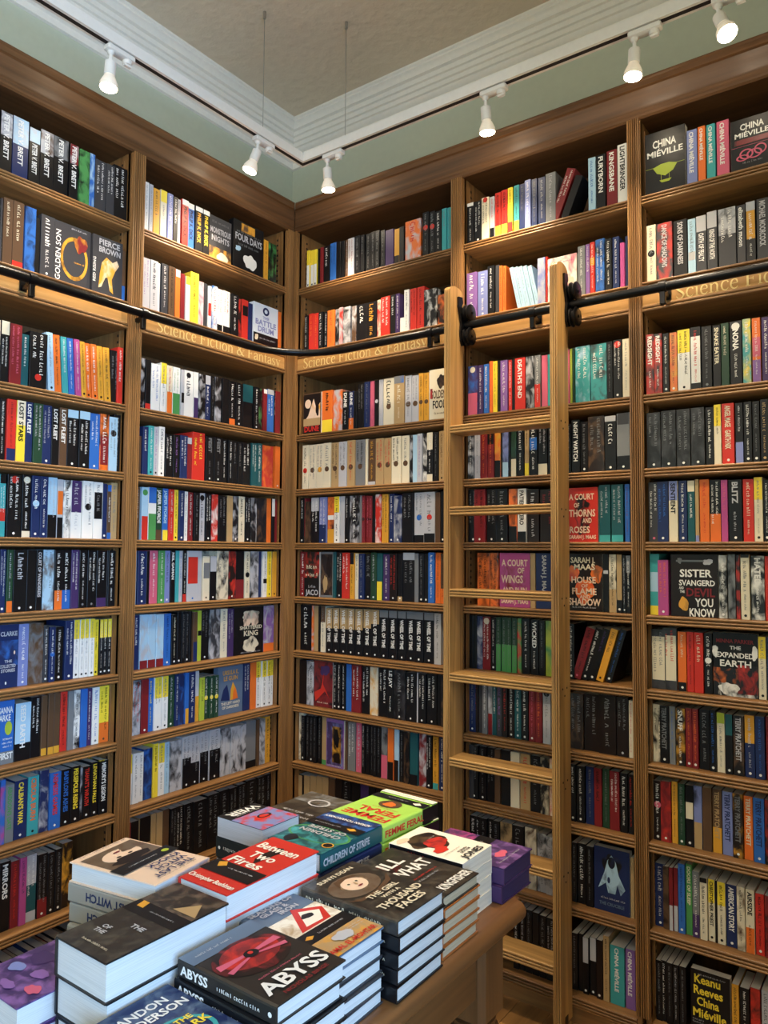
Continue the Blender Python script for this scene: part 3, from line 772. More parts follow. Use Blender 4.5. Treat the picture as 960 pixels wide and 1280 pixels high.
C|7|0.3065|0.0414|0.199|0|k TN45 @w:WHEEL OF TIME dw|0
C|7|0.3489|0.0426|0.199|0|k TN45 @w:WHEEL OF TIME dw|0
C|7|0.3924|0.0419|0.200|0|k TN40 @w:WHEEL OF TIME dw|0
C|7|0.4353|0.0440|0.201|0|k TN30 @w:WHEEL OF TIME dw|0
C|7|0.4802|0.0459|0.201|0|k TG15 @w:WHEEL OF TIME dw|0
C|7|0.5269|0.0425|0.201|0|k TG15 @w:WHEEL OF TIME dw|0
C|7|0.5703|0.0418|0.201|0|k TG15 @w:WHEEL OF TIME dw|0
C|7|0.6130|0.0428|0.202|0|k TG15 @w:WHEEL OF TIME dw|0
C|7|0.6567|0.0429|0.203|0|k TG15 @w:WHEEL OF TIME dw|1
C|7|0.7004|0.0478|0.204|0|k TG15 @w:WHEEL OF TIME dw|1
C|7|0.7507|0.0319|0.207|0|s lk|0
C|8|-0.0170|0.0430|0.195|0|K|0
C|8|0.0294|0.0434|0.195|0|B Xs|0
C|8|0.0750|0.0407|0.192|0|s lk Xk|0
C|8|0.1177|0.1096|0.206|0|#maroon|1
C|8|0.2304|0.0208|0.201|0|k lw dw|0
C|8|0.2532|0.0216|0.201|0|k lw dw|0
C|8|0.2768|0.0214|0.202|0|k lw dw|0
C|8|0.3012|0.0289|0.204|0|b|0
C|8|0.3331|0.0494|0.200|0|R lw|0
C|8|0.3844|0.0439|0.203|0|k lw|0
C|8|0.4301|0.0404|0.205|0|c Xa|0
C|8|0.4733|0.0478|0.206|0|k lw|1
C|8|0.5230|0.0311|0.203|0|k @w:LE JAY|0
C|8|0.5559|0.0568|0.203|0|k lG dw Xg|1
C|8|0.6153|0.0487|0.195|0|k qw dw|1
C|8|0.6657|0.0076|0.199|0|s|0
C|8|0.6759|0.0360|0.196|0|k qw dw|0
C|8|0.7135|0.0469|0.199|0|k lw dw|1
C|8|0.7621|0.0203|0.199|0|k|0
C|8|0.7840|0.0201|0.200|0|k Xn|0
C|9|-0.0126|0.0247|0.215|0|n|0
C|9|0.0143|0.0276|0.214|0|c Xk|0
C|9|0.0454|0.0231|0.198|0|k lG dw|0
C|9|0.0706|0.0219|0.201|0|k lG|0
C|9|0.0947|0.0207|0.202|0|k lG dw|0
C|9|0.1175|0.0205|0.204|0|k lG|0
C|9|0.1401|0.0214|0.207|0|k lG|0
C|9|0.1646|0.0262|0.210|0|N Be10|0
C|9|0.1950|0.0995|0.206|0|#violetcover|1
C|9|0.2965|0.0135|0.205|0|n|0
C|9|0.3130|0.0401|0.205|0|G lw|0
C|9|0.3560|0.0292|0.206|0|p ls|0
C|9|0.3880|0.0196|0.209|0|k lw|0
C|9|0.4094|0.0203|0.210|0|k lG|0
C|9|0.4316|0.0183|0.212|0|k lG|0
C|9|0.4518|0.0182|0.213|0|k lG|0
C|9|0.4719|0.0181|0.214|0|k lG|0
C|9|0.4918|0.0322|0.211|0|G Bp45 Xk|0
C|9|0.5259|0.0292|0.208|0|o BK35|0
C|9|0.5568|0.0227|0.209|0|l BK40|0
C|9|0.5813|0.0234|0.205|0|k lG|0
C|9|0.6065|0.0274|0.206|0|k Xn|0
C|9|0.6365|0.0381|0.207|0|T Bk20|0
C|9|0.6771|0.0358|0.209|0|R Xs|0
C|9|0.7146|0.0255|0.207|0|k qw dw|0
C|9|0.7426|0.0260|0.206|0|a Bt12 lk|0
C|9|0.7711|0.0281|0.216|0|B lw dw|0
C|10|-0.0235|0.0300|0.203|0|N|0
C|10|0.0087|0.0212|0.206|0|N|0
C|10|0.0321|0.0315|0.209|0|k|0
C|10|0.0668|0.0312|0.211|0|N|0
C|10|0.1001|0.0339|0.215|0|N|0
C|10|0.1361|0.0334|0.220|0|N|0
C|10|0.1716|0.0330|0.222|0|N|0
C|10|0.2067|0.0375|0.225|0|n|0
C|10|0.2463|0.0370|0.232|0|K|0
C|10|0.2853|0.0460|0.236|0|k lG|0
C|10|0.3333|0.0452|0.237|0|k|0
C|10|0.3805|0.0445|0.238|0|V|0
C|10|0.4269|0.0347|0.242|0|k|0
C|10|0.4634|0.0342|0.246|0|K|0
C|10|0.4995|0.0337|0.245|0|k|0
C|10|0.5350|0.0333|0.244|0|V lG|0
C|10|0.5701|0.0414|0.245|0|k|0
C|10|0.6133|0.0408|0.246|0|V|0
C|10|0.6558|0.0401|0.247|0|k lG|0
C|10|0.6976|0.0313|0.247|0|V ls|0
C|10|0.7305|0.0309|0.247|0|L|0
C|10|0.7631|0.0265|0.253|0|k|0
D|1|0.9109|0.0297|0.167|0|k lw Tw8|0
D|1|0.9423|0.0337|0.166|0|k lw dw|0
D|1|0.9779|0.0324|0.169|0|c lk Or6|0
D|1|1.0120|0.0208|0.165|0|s Bk25 lr|0
D|1|1.0345|0.0249|0.174|0|r By25 lk|0
D|1|1.0611|0.0271|0.177|0|r By25 lk|0
D|1|1.0899|0.0210|0.178|0|y Br25 lk|0
D|1|1.1125|0.0224|0.183|0|t By25 lk|0
D|1|1.1366|0.0230|0.180|0|B lG|0
D|1|1.1613|0.0244|0.186|0|q lw|0
D|1|1.1873|0.0225|0.184|0|B lG|0
D|1|1.2123|0.0294|0.183|0|B ls|0
D|1|1.2441|0.0399|0.187|0|G ls|1
D|1|1.2561|0.0345|0.188|22|R lw|1
D|1|1.3010|0.0287|0.152|22|k|0
P|1|1.4074|0.0270|0.195|0|l lb|0
P|1|1.4367|0.0331|0.196|0|k @w:FURYBORN|1
P|1|1.4721|0.0375|0.202|0|R @w:KINGSBANE|1
P|1|1.5112|0.0355|0.212|0|w @k:LIGHTBRINGER|1
D|2|0.9111|0.0446|0.182|0|v lw dw|1
D|2|0.9584|0.0429|0.180|0|q lw dw|1
D|2|1.0031|0.0302|0.191|0|k lw|0
D|2|1.0350|0.0171|0.189|0|g|0
D|2|1.0537|0.0136|0.182|0|o lk|0
D|2|1.0690|0.0135|0.178|0|o lk|0
D|2|1.1280|0.0165|0.169|-12|l lG|0
D|2|1.1459|0.0172|0.166|-12|l lG|0
D|2|1.1645|0.0171|0.163|-12|l lG|0
D|2|1.1829|0.0170|0.161|-12|l lG|0
D|2|1.2012|0.0168|0.158|-12|l lG|0
D|2|1.2093|0.0316|0.175|0|q Xs|0
D|2|1.2425|0.0060|0.175|0|r|0
D|2|1.2488|0.1115|0.164|0|#pink|1
P|2|1.3642|0.0274|0.184|0|G lw|0
P|2|1.3931|0.0161|0.185|0|v lw|0
P|2|1.4107|0.0174|0.187|0|r Ma30-45 lw|0
P|2|1.4304|0.0323|0.191|0|b lw Xk|1
P|2|1.4649|0.0241|0.185|0|k lw|0
P|2|1.4911|0.0231|0.186|0|B lw|0
P|2|1.5183|0.0152|0.159|0|m|0
P|2|1.5350|0.0117|0.180|0|B|0
D|3|0.9151|0.0429|0.194|0|V Bp45 Xb Oc8|1
D|3|0.9626|0.0213|0.191|0|V lw|0
D|3|0.9862|0.0229|0.192|0|b lw|0
D|3|1.0104|0.0147|0.201|0|o lr|0
D|3|1.0261|0.0182|0.198|0|y lk|0
D|3|1.0460|0.0088|0.198|0|k|0
D|3|1.0557|0.0301|0.197|0|v lw|0
D|3|1.0888|0.0155|0.195|0|r lw|0
D|3|1.1052|0.0120|0.193|0|k|0
D|3|1.1181|0.0428|0.195|0|r @w:DEATH'S END|1
D|3|1.1626|0.0338|0.195|0|k Xs|0
D|3|1.1976|0.0239|0.194|0|G Br45 lw|0
D|3|1.2231|0.0240|0.192|0|p|0
D|3|1.2480|0.0121|0.191|0|t|0
P|3|1.2934|0.0252|0.199|0|k Xt|0
P|3|1.3193|0.0125|0.200|0|p|0
P|3|1.3324|0.0092|0.200|0|L|0
P|3|1.3423|0.0094|0.200|0|E|0
P|3|1.3527|0.0542|0.202|0|t Xl lw|1
P|3|1.4083|0.0579|0.201|0|t Xg lw|1
P|3|1.4671|0.0215|0.202|0|k lG|0
P|3|1.4899|0.0306|0.204|0|k qw Or8 dw|1
P|3|1.5218|0.0263|0.203|0|c lG|1
D|4|0.9162|0.0252|0.185|0|k lw Xs|0
D|4|0.9433|0.0256|0.187|0|s lG|0
D|4|0.9702|0.0304|0.184|0|R lo|0
D|4|1.0019|0.0269|0.184|0|R lo Tk30|0
D|4|1.0307|0.0253|0.187|0|o Bk35 Xa|0
D|4|1.0573|0.0075|0.187|0|k|0
D|4|1.0661|0.0249|0.187|0|q Bl30 Xk|0
D|4|1.0929|0.0074|0.187|0|k|0
D|4|1.1015|0.0221|0.187|0|E Bc35 Xk|0
D|4|1.1249|0.0280|0.185|0|k lw|0
D|4|1.1559|0.0180|0.187|0|N By25 lk|0
D|4|1.1757|0.0327|0.186|0|k Mb25-50 lw|0
D|4|1.2101|0.0363|0.184|0|k Bc22 ls|1
D|4|1.2476|0.0442|0.181|0|k lw|1
P|4|1.3175|0.0173|0.176|0|k lw|0
P|4|1.3362|0.0314|0.189|0|k @w:NIGHT WATCH|1
P|4|1.3688|0.0287|0.180|0|k dw lG|0
P|4|1.3983|0.0587|0.194|0|K lG Xn|1
P|4|1.4583|0.0400|0.190|0|k Ts10 lw dw|1
P|4|1.4995|0.0449|0.196|0|G Bk25 Mg0-20 dw|1
D|5|0.8920|0.0442|0.207|0|k lG dw|0
D|5|0.9383|0.0485|0.206|0|R lk dw|1
D|5|0.9899|0.0425|0.204|0|k lG dw|0
D|5|1.0344|0.0457|0.202|0|k lG dw|0
D|5|1.0831|0.0341|0.200|0|o Bk30 Xk|0
D|5|1.1192|0.0355|0.199|0|w Bk20 @k:PATIENT ZERO|0
D|5|1.1585|0.0471|0.195|0|K ls|1
D|5|1.2094|0.0607|0.192|0|K lR|1
P|5|1.3149|0.1119|0.192|0|#thorns|1
P|5|1.4300|0.0407|0.198|0|T ls Bt12|1
P|5|1.4750|0.0411|0.197|0|T ls Bt12|1
P|5|1.5194|0.0170|0.197|0|b lR|0
D|6|0.9508|0.0511|0.201|0|o Xk lk|1
D|6|1.0039|0.0381|0.201|0|o Xk lk|1
D|6|1.0440|0.1240|0.202|0|#wings|1
D|6|1.1699|0.0197|0.202|0|N|0
D|6|1.1924|0.0672|0.202|0|B @s:SARAH J. MAAS|1
P|6|1.3133|0.1269|0.200|0|#flame|1
P|6|1.4417|0.0203|0.199|0|k Ms28-34|0
P|6|1.4632|0.0258|0.198|0|c lk BN40 Xk|0
P|6|1.4899|0.0189|0.198|0|k TN78 dw|0
P|6|1.5094|0.0125|0.196|0|k ls dw|0
P|6|1.5225|0.0172|0.195|0|k TG30 lw|0
D|7|0.8887|0.0161|0.203|0|k|0
D|7|0.9058|0.0187|0.203|0|k lG|0
D|7|0.9262|0.0142|0.202|0|k|0
D|7|0.9415|0.0238|0.201|0|B Xs|0
D|7|0.9669|0.0337|0.200|0|R Oc8 qw|0
D|7|1.0022|0.0206|0.199|0|k lw dw|0
D|7|1.0244|0.0210|0.201|0|E Be50 lG|0
D|7|1.0464|0.0213|0.202|0|E Be50 lG|0
D|7|1.0687|0.0211|0.203|0|E Be50 lG|0
D|7|1.0908|0.0204|0.204|0|E Be50 lG|0
D|7|1.1122|0.0167|0.201|0|e Xr|0
D|7|1.1309|0.0315|0.202|0|k lw|0
D|7|1.1644|0.0325|0.200|0|k @w:WICKED|1
D|7|1.1984|0.0229|0.199|0|k lG|0
D|7|1.2227|0.0250|0.199|0|L Xe|0
P|7|1.2847|0.0247|0.192|0|k lG|0
P|7|1.3104|0.0241|0.194|0|k lw dw|0
P|7|1.3225|0.0316|0.187|17|R lk dp|1
P|7|1.3545|0.0250|0.188|17|k lw dw|0
P|7|1.3804|0.0273|0.189|17|k lV dw|0
P|7|1.4093|0.0257|0.189|17|a ln dk|0
P|7|1.4396|0.0237|0.189|17|k lb dw|0
D|8|0.8945|0.0275|0.194|0|B lG dw|0
D|8|0.9236|0.0244|0.196|0|K lr|0
D|8|0.9496|0.0161|0.195|0|g|0
D|8|0.9668|0.0214|0.196|0|G lw|0
D|8|0.9898|0.0185|0.194|0|G BR40 Xs|0
D|8|1.0094|0.0168|0.196|0|T lw|0
D|8|1.0277|0.0224|0.199|0|g lv|0
D|8|1.0511|0.0211|0.199|0|K lr|0
D|8|1.0738|0.0235|0.190|0|K lw dw|0
D|8|1.0988|0.0268|0.193|0|T lw dw|0
D|8|1.1271|0.0284|0.194|0|k lw dw|0
D|8|1.1574|0.0256|0.194|0|R lp dw|0
D|8|1.1845|0.0258|0.195|0|R lo|0
D|8|1.2127|0.0298|0.194|0|s lG Ok8|0
P|8|1.3138|0.0507|0.191|0|K lG Xn|1
P|8|1.3658|0.0528|0.194|0|K lG|1
P|8|1.4195|0.0613|0.198|0|K lG|1
P|8|1.4817|0.0405|0.198|0|K lG ds|1
P|8|1.5231|0.0148|0.190|0|c lr|0
D|9|0.8915|0.0208|0.200|0|g|0
D|9|0.9154|0.0329|0.200|0|k lG dw|0
D|9|0.9514|0.0304|0.200|0|k lG dw|0
D|9|0.9838|0.0320|0.200|0|k lG|0
D|9|1.0178|0.0227|0.200|0|n|0
D|9|1.0434|0.0361|0.200|0|k|0
D|9|1.0823|0.0364|0.200|0|c|0
D|9|1.1207|0.0396|0.200|0|N lr|0
D|9|1.1621|0.0380|0.200|0|k lG|0
D|9|1.2019|0.0319|0.200|0|k Xc|0
D|9|1.2356|0.0234|0.200|0|c Xr|0
P|9|1.3144|0.0212|0.196|0|k lw dw|0
P|9|1.3375|0.0295|0.193|0|k lw dw|1
P|9|1.3697|0.0290|0.195|0|B lG|1
P|9|1.4006|0.0268|0.196|0|R lk|1
P|9|1.4292|0.0247|0.198|0|E lG|0
P|9|1.4556|0.0333|0.196|0|R lw|1
P|9|1.4915|0.0257|0.195|0|k lw|1
P|9|1.5189|0.0184|0.195|0|k lr|0
D|10|0.8950|0.0304|0.210|0|k lw|0
D|10|0.9272|0.0283|0.209|0|k lw|0
D|10|0.9572|0.0280|0.210|0|k lG|0
D|10|0.9869|0.0235|0.212|0|k lw|0
D|10|1.0120|0.0257|0.212|0|k lG|0
D|10|1.0402|0.0481|0.213|0|N Xk|0
D|10|1.0899|0.0464|0.213|0|k lG|0
D|10|1.1401|0.0446|0.216|0|c Xn|0
D|10|1.1870|0.0346|0.204|0|s lG Xk|0
D|10|1.2231|0.0303|0.201|0|s lG Xk|0
P|10|1.3173|0.0191|0.201|0|k lG|0
P|10|1.3383|0.0302|0.203|0|k lw|1
P|10|1.3703|0.0261|0.202|0|k lG|1
P|10|1.3981|0.1224|0.210|0|#blueman|1
P|10|1.5220|0.0122|0.196|0|N|0
D|11|1.0939|0.0215|0.214|0|k lw|0
D|11|1.1170|0.0221|0.217|0|k ls|0
D|11|1.1406|0.0258|0.219|0|k lG|0
D|11|1.1679|0.0255|0.217|0|k|0
D|11|1.1949|0.0252|0.214|0|k lG|0
D|11|1.2215|0.0324|0.213|0|k ls|0
P|11|1.3152|0.0219|0.189|0|k lG|0
P|11|1.3389|0.0160|0.191|0|k|0
P|11|1.3567|0.0205|0.188|0|k Ts45 dw|0
P|11|1.3790|0.0231|0.191|0|k Ts40 dw|0
P|11|1.4039|0.0210|0.193|0|K dw|0
P|11|1.4276|0.0208|0.213|0|N lk|0
P|11|1.4509|0.0488|0.190|0|t @w:CHINA MIÉVILLE|1
P|11|1.5022|0.0331|0.191|0|v @w:CHINA MIÉVILLE|1
E|1|1.6068|0.1324|0.214|0|#chinagreen|1
E|1|1.7423|0.0328|0.186|0|q @w:CHINA MIÉVILLE|1
E|1|1.7782|0.0237|0.185|0|o @w:CHINA MIÉVILLE|0
E|1|1.8043|0.0273|0.184|0|t @w:CHINA MIÉVILLE|1
E|1|1.8346|0.0375|0.185|0|p @w:CHINA MIÉVILLE|1
E|1|1.8768|0.1149|0.168|0|#chinared|1
E|2|1.6092|0.0304|0.195|0|c Ok50 lG|1
E|2|1.6410|0.0517|0.194|0|g @s:DANCE OF SHADOWS Xr|1
E|2|1.6952|0.0439|0.191|0|k @s:SONS OF DARKNESS|1
E|2|1.7415|0.0251|0.184|0|l Ms60-75 lG|1
E|2|1.7679|0.0322|0.186|0|g Ts28 @w:OATH OF FEALTY|1
E|2|1.8014|0.0311|0.192|0|g Ts28 @w:KINGS OF THE NORTH|1
E|2|1.8344|0.0531|0.193|0|g Ts45 Xk lw|1
E|2|1.8893|0.0260|0.191|0|g @w:elizabeth moon|1
E|2|1.9171|0.0278|0.192|0|k Ma12-62 Ts15 lw|1
E|2|1.9466|0.0347|0.195|0|g @s:MICHAEL MOORCOCK|1
E|3|1.6004|0.0275|0.205|0|r @w:REDSIGHT Xk|1
E|3|1.6289|0.0258|0.202|0|r @w:REDSIGHT Xk|1
E|3|1.6566|0.0205|0.199|0|k lw dw|0
E|3|1.6785|0.0234|0.199|0|o lR Xa dw|0
E|3|1.7034|0.0399|0.203|0|w Ty38 lk dk|1
E|3|1.7447|0.0326|0.204|0|k Mw15-90 lr|1
E|3|1.7782|0.0317|0.201|0|k lG dG|1
E|3|1.8113|0.0245|0.200|0|k @c:SNAKE EATER|1
E|3|1.8371|0.0238|0.202|0|E lc|1
E|3|1.8626|0.0353|0.203|0|k @w:NONA Tg10 Ow8|1
E|3|1.9004|0.0242|0.204|0|t Xy lw|1
E|3|1.9271|0.0243|0.203|0|o Mp30-60 Bv35 lw|1
E|3|1.9543|0.0232|0.201|0|V lw|0
E|4|1.6011|0.0458|0.186|0|k lG dw Xg|1
E|4|1.6478|0.0479|0.188|0|k lG dw Xg|1
E|4|1.6967|0.0437|0.188|0|k lG dw Xg|1
E|4|1.7418|0.0424|0.188|0|k lG dw Xg|1
E|4|1.7855|0.0255|0.186|0|k lw|1
E|4|1.8123|0.0218|0.191|0|c Ty36 lk|0
E|4|1.8354|0.0364|0.192|0|r @c:ANGEL MAGE   GARTH NIX dw|1
E|4|1.8743|0.0232|0.190|0|k Bq35 ls|1
E|4|1.8992|0.0237|0.190|0|k lw dw|1
E|4|1.9241|0.0206|0.189|0|k lG dw|1
E|4|1.9460|0.0228|0.193|0|k lN dN|1
E|5|1.5922|0.0348|0.198|0|g lw dp|1
E|5|1.6294|0.0360|0.199|0|B lb dw|1
E|5|1.6668|0.0287|0.199|0|c Tq32 @k:SENTIENT|1
E|5|1.6973|0.0266|0.199|0|B lw dw|1
E|5|1.7252|0.0227|0.198|0|T Tc18 lw|1
E|5|1.7488|0.0117|0.201|0|N Bq10|0
E|5|1.7618|0.0296|0.200|0|o lr|1
E|5|1.7926|0.0333|0.197|0|k Bo45 qw|1
E|5|1.8272|0.0200|0.195|0|m lp|0
E|5|1.8484|0.0401|0.194|0|k @s:BLITZ dw|1
E|5|1.8902|0.0310|0.194|0|r lc|1
E|5|1.9224|0.0242|0.198|0|c Ty35 lG dk|1
E|5|1.9477|0.0184|0.189|0|k lw dw|0
E|6|1.5917|0.0310|0.201|0|t Ml30-62 By15|1
E|6|1.6285|0.0341|0.181|0|m lo dw|1
E|6|1.6694|0.1448|0.200|0|#svangerd|1
E|6|1.8158|0.0245|0.198|0|k lw dw Xw|1
E|6|1.8419|0.0226|0.201|0|G Xk|1
E|6|1.8665|0.0122|0.199|0|K Xr|0
E|6|1.8799|0.0254|0.201|0|c lG Tk5 dk|1
E|6|1.9084|0.0380|0.197|0|k @w:HATED Xw|1
E|6|1.9475|0.0140|0.196|0|r|0
E|7|1.5897|0.0460|0.194|0|g Mc12-85 lG Xk|1
E|7|1.6371|0.0455|0.200|0|g Mc12-85 lr Xk|1
E|7|1.6851|0.0269|0.191|0|o Bk15 lc dw|1
E|7|1.7133|0.0214|0.192|0|r lk|0
E|7|1.7360|0.0280|0.192|0|r lc|1
E|7|1.7652|0.0251|0.191|0|k Ow45 lw|1
E|7|1.7919|0.1296|0.197|0|#expanded|1
E|7|1.9229|0.0216|0.191|0|c Ty35 lG dk|1
E|8|1.5881|0.0335|0.187|0|c lk Xk|1
E|8|1.6230|0.0294|0.186|0|k @G:TERRY PRATCHETT dw|1
E|8|1.6537|0.0192|0.187|0|G lb|0
E|8|1.6741|0.0287|0.183|0|K @w:SNUFF Xa dw|1
E|8|1.7046|0.0209|0.187|0|R lo dw|0
E|8|1.7263|0.0190|0.188|0|R lo dw|0
E|8|1.7470|0.0311|0.188|0|k lG|1
E|8|1.7789|0.0193|0.191|0|k lb dw|0
E|8|1.7989|0.0241|0.185|0|c TL18 lG|1
E|8|1.8246|0.0222|0.184|0|k TT35 dw|1
E|8|1.8476|0.0312|0.183|0|k @s:TERRY PRATCHETT dw Xn|1
E|8|1.8799|0.0291|0.188|0|B Ta45 ls dw|1
E|8|1.9102|0.0267|0.189|0|B lb dw|1
E|8|1.9388|0.0117|0.190|0|R|0
E|9|1.5952|0.0274|0.190|0|K lw Op40 dw|1
E|9|1.6239|0.0328|0.193|0|R Xr dw|1
E|9|1.6579|0.0191|0.196|0|a ln|0
E|9|1.6782|0.0211|0.193|0|E lG dw|0
E|9|1.7006|0.0252|0.193|0|k Mc28-55 dw|1
E|9|1.7269|0.0253|0.196|0|q BN42 Xk|1
E|9|1.7534|0.0279|0.196|0|n Le|1
E|9|1.7825|0.0275|0.195|0|n Ba40 @N:TERRY PRATCHETT|1
E|9|1.8115|0.0300|0.194|0|q @B:TERRY PRATCHETT|1
E|9|1.8425|0.0291|0.194|0|K @G:TERRY PRATCHETT Xa dw|1
E|9|1.8727|0.0259|0.191|0|o @c:TERRY PRATCHETT|1
E|9|1.9001|0.0310|0.192|0|b @B:TERRY PRATCHETT dw|1
E|9|1.9322|0.0136|0.192|0|k Xr|0
E|10|1.5941|0.0326|0.199|0|B ls dw|1
E|10|1.6280|0.0188|0.197|0|n Xk|0
E|10|1.6476|0.0124|0.197|0|R Bs40|0
E|10|1.6608|0.0137|0.198|0|R Bs40|0
E|10|1.6759|0.0210|0.217|0|b lB dw|1
E|10|1.6981|0.0199|0.219|0|e @c:DOORS OF SLEEP|1
E|10|1.7190|0.0214|0.202|0|G BV35 lw dw|1
E|10|1.7415|0.0224|0.190|0|c lk Tk8|1
E|10|1.7651|0.0201|0.189|0|c Ty38 @k:CHRISTOPHER PRIEST dk|0
E|10|1.7859|0.0060|0.189|0|k|0
E|10|1.7921|0.0243|0.188|0|c Ty38 lk dk|1
E|10|1.8179|0.0305|0.187|0|B @w:AMERICAN STORY dw|1
E|10|1.8495|0.0232|0.190|0|c lk Xn|1
E|10|1.8738|0.0253|0.188|0|c Bo40 @k:AIRSIDE|1
E|10|1.9004|0.0250|0.181|0|r lk dw|1
E|10|1.9265|0.0139|0.182|0|R Xk|0
E|11|1.5926|0.0217|0.187|0|k lG|0
E|11|1.6151|0.0192|0.189|0|k lw|0
E|11|1.6351|0.0195|0.190|0|k lG|0
E|11|1.6554|0.0188|0.191|0|k ls|0
E|11|1.6750|0.0213|0.191|0|k lG|0
E|11|1.7088|0.1167|0.196|0|#keanu|1
E|11|1.8291|0.0209|0.186|0|a lk|1
E|11|1.8531|0.0266|0.186|0|k lw|1
E|11|1.8811|0.0274|0.192|0|r Xk|1
E|11|1.9122|0.0227|0.195|0|s lk|0
""".strip().split("\n"):
    q = ln.split("|"); BOOKS.append((q[0], int(q[1]), float(q[2]), float(q[3]), float(q[4]), float(q[5]), q[6], int(q[7])))
PAL.update(u='a2d05a', z='e6c8ae', x='5d6f86')
# ------------------------------------------------------------------ books
def pm(c):
    return paper(c) if len(c) == 1 else art(c[0], c[1])
def tri_fan(n): return [tuple(range(n))]
def cover_art(mb, M, W, L, t, prims, r):
    """printed front cover; coordinates are fractions of the cover's width and height"""
    U = M.to_3x3() @ Vector((1, 0, 0)); V = M.to_3x3() @ Vector((0, 1, 0)); Nn = M.to_3x3() @ Vector((0, 0, 1)); O = M @ Vector((0, 0, t))
    e = .0004
    for p in prims:
        k = p[0]; e += .00022
        B = O+Nn*e
        P = lambda a, b: B+U*(a*W)+V*(b*L)
        if k == 'r': mb.add([P(p[1], p[2]), P(p[3], p[2]), P(p[3], p[4]), P(p[1], p[4])], [(0, 1, 2, 3)], pm(p[5]))
        elif k == 't': put_text(mb, p[1], pm(p[6]), P(p[2], p[3]), U, V, p[4]*W, p[5]*L, .025, p[7] if len(p) > 7 else 'c')
        elif k == 'v': put_text(mb, p[1], pm(p[6]), P(p[2], p[3]), V, -U, p[4]*L, p[5]*L, .01, 'c')
        elif k == 'g': put_marks(mb, pm(p[5]), P(p[1], p[2]), U, V, p[3]*W, p[4]*L, r)
        elif k == 'e': mb.add([P(p[1]+p[3]*math.cos(a*PI/10), p[2]+p[4]*math.sin(a*PI/10)) for a in range(20)], [tuple(range(20))], pm(p[5]))
        elif k == 'p': mb.add([P(a, b) for a, b in p[1]], [tuple(range(len(p[1])))], pm(p[2]))
        elif k == 'b':
            q = random.Random(p[6]); n = 40; hm = [(q.uniform(.04, .16)/(w**.5), w, q.uniform(0, 6.28)) for w in (2, 3, 4, 5, 7)]
            f = [.88+sum(a0*math.sin(w*a*2*PI/n+ph) for a0, w, ph in hm) for a in range(n)]
            mb.add([P(p[1], p[2])]+[P(p[1]+p[3]*f[a]*math.cos(a*2*PI/n), p[2]+p[4]*f[a]*math.sin(a*2*PI/n)) for a in range(n)], [(0, 1+a, 1+(a+1) % n) for a in range(n)], pm(p[5]))
        elif k == 'o':
            n = 28; vs = []
            for a in range(n):
                for f in (1, 1-p[5]): vs.append(P(p[1]+p[3]*f*math.cos(a*2*PI/n), p[2]+p[4]*f*math.sin(a*2*PI/n)))
            mb.add(vs, [(2*a, 2*a+1, (2*a+3) % (2*n), (2*a+2) % (2*n)) for a in range(n)], pm(p[6]))
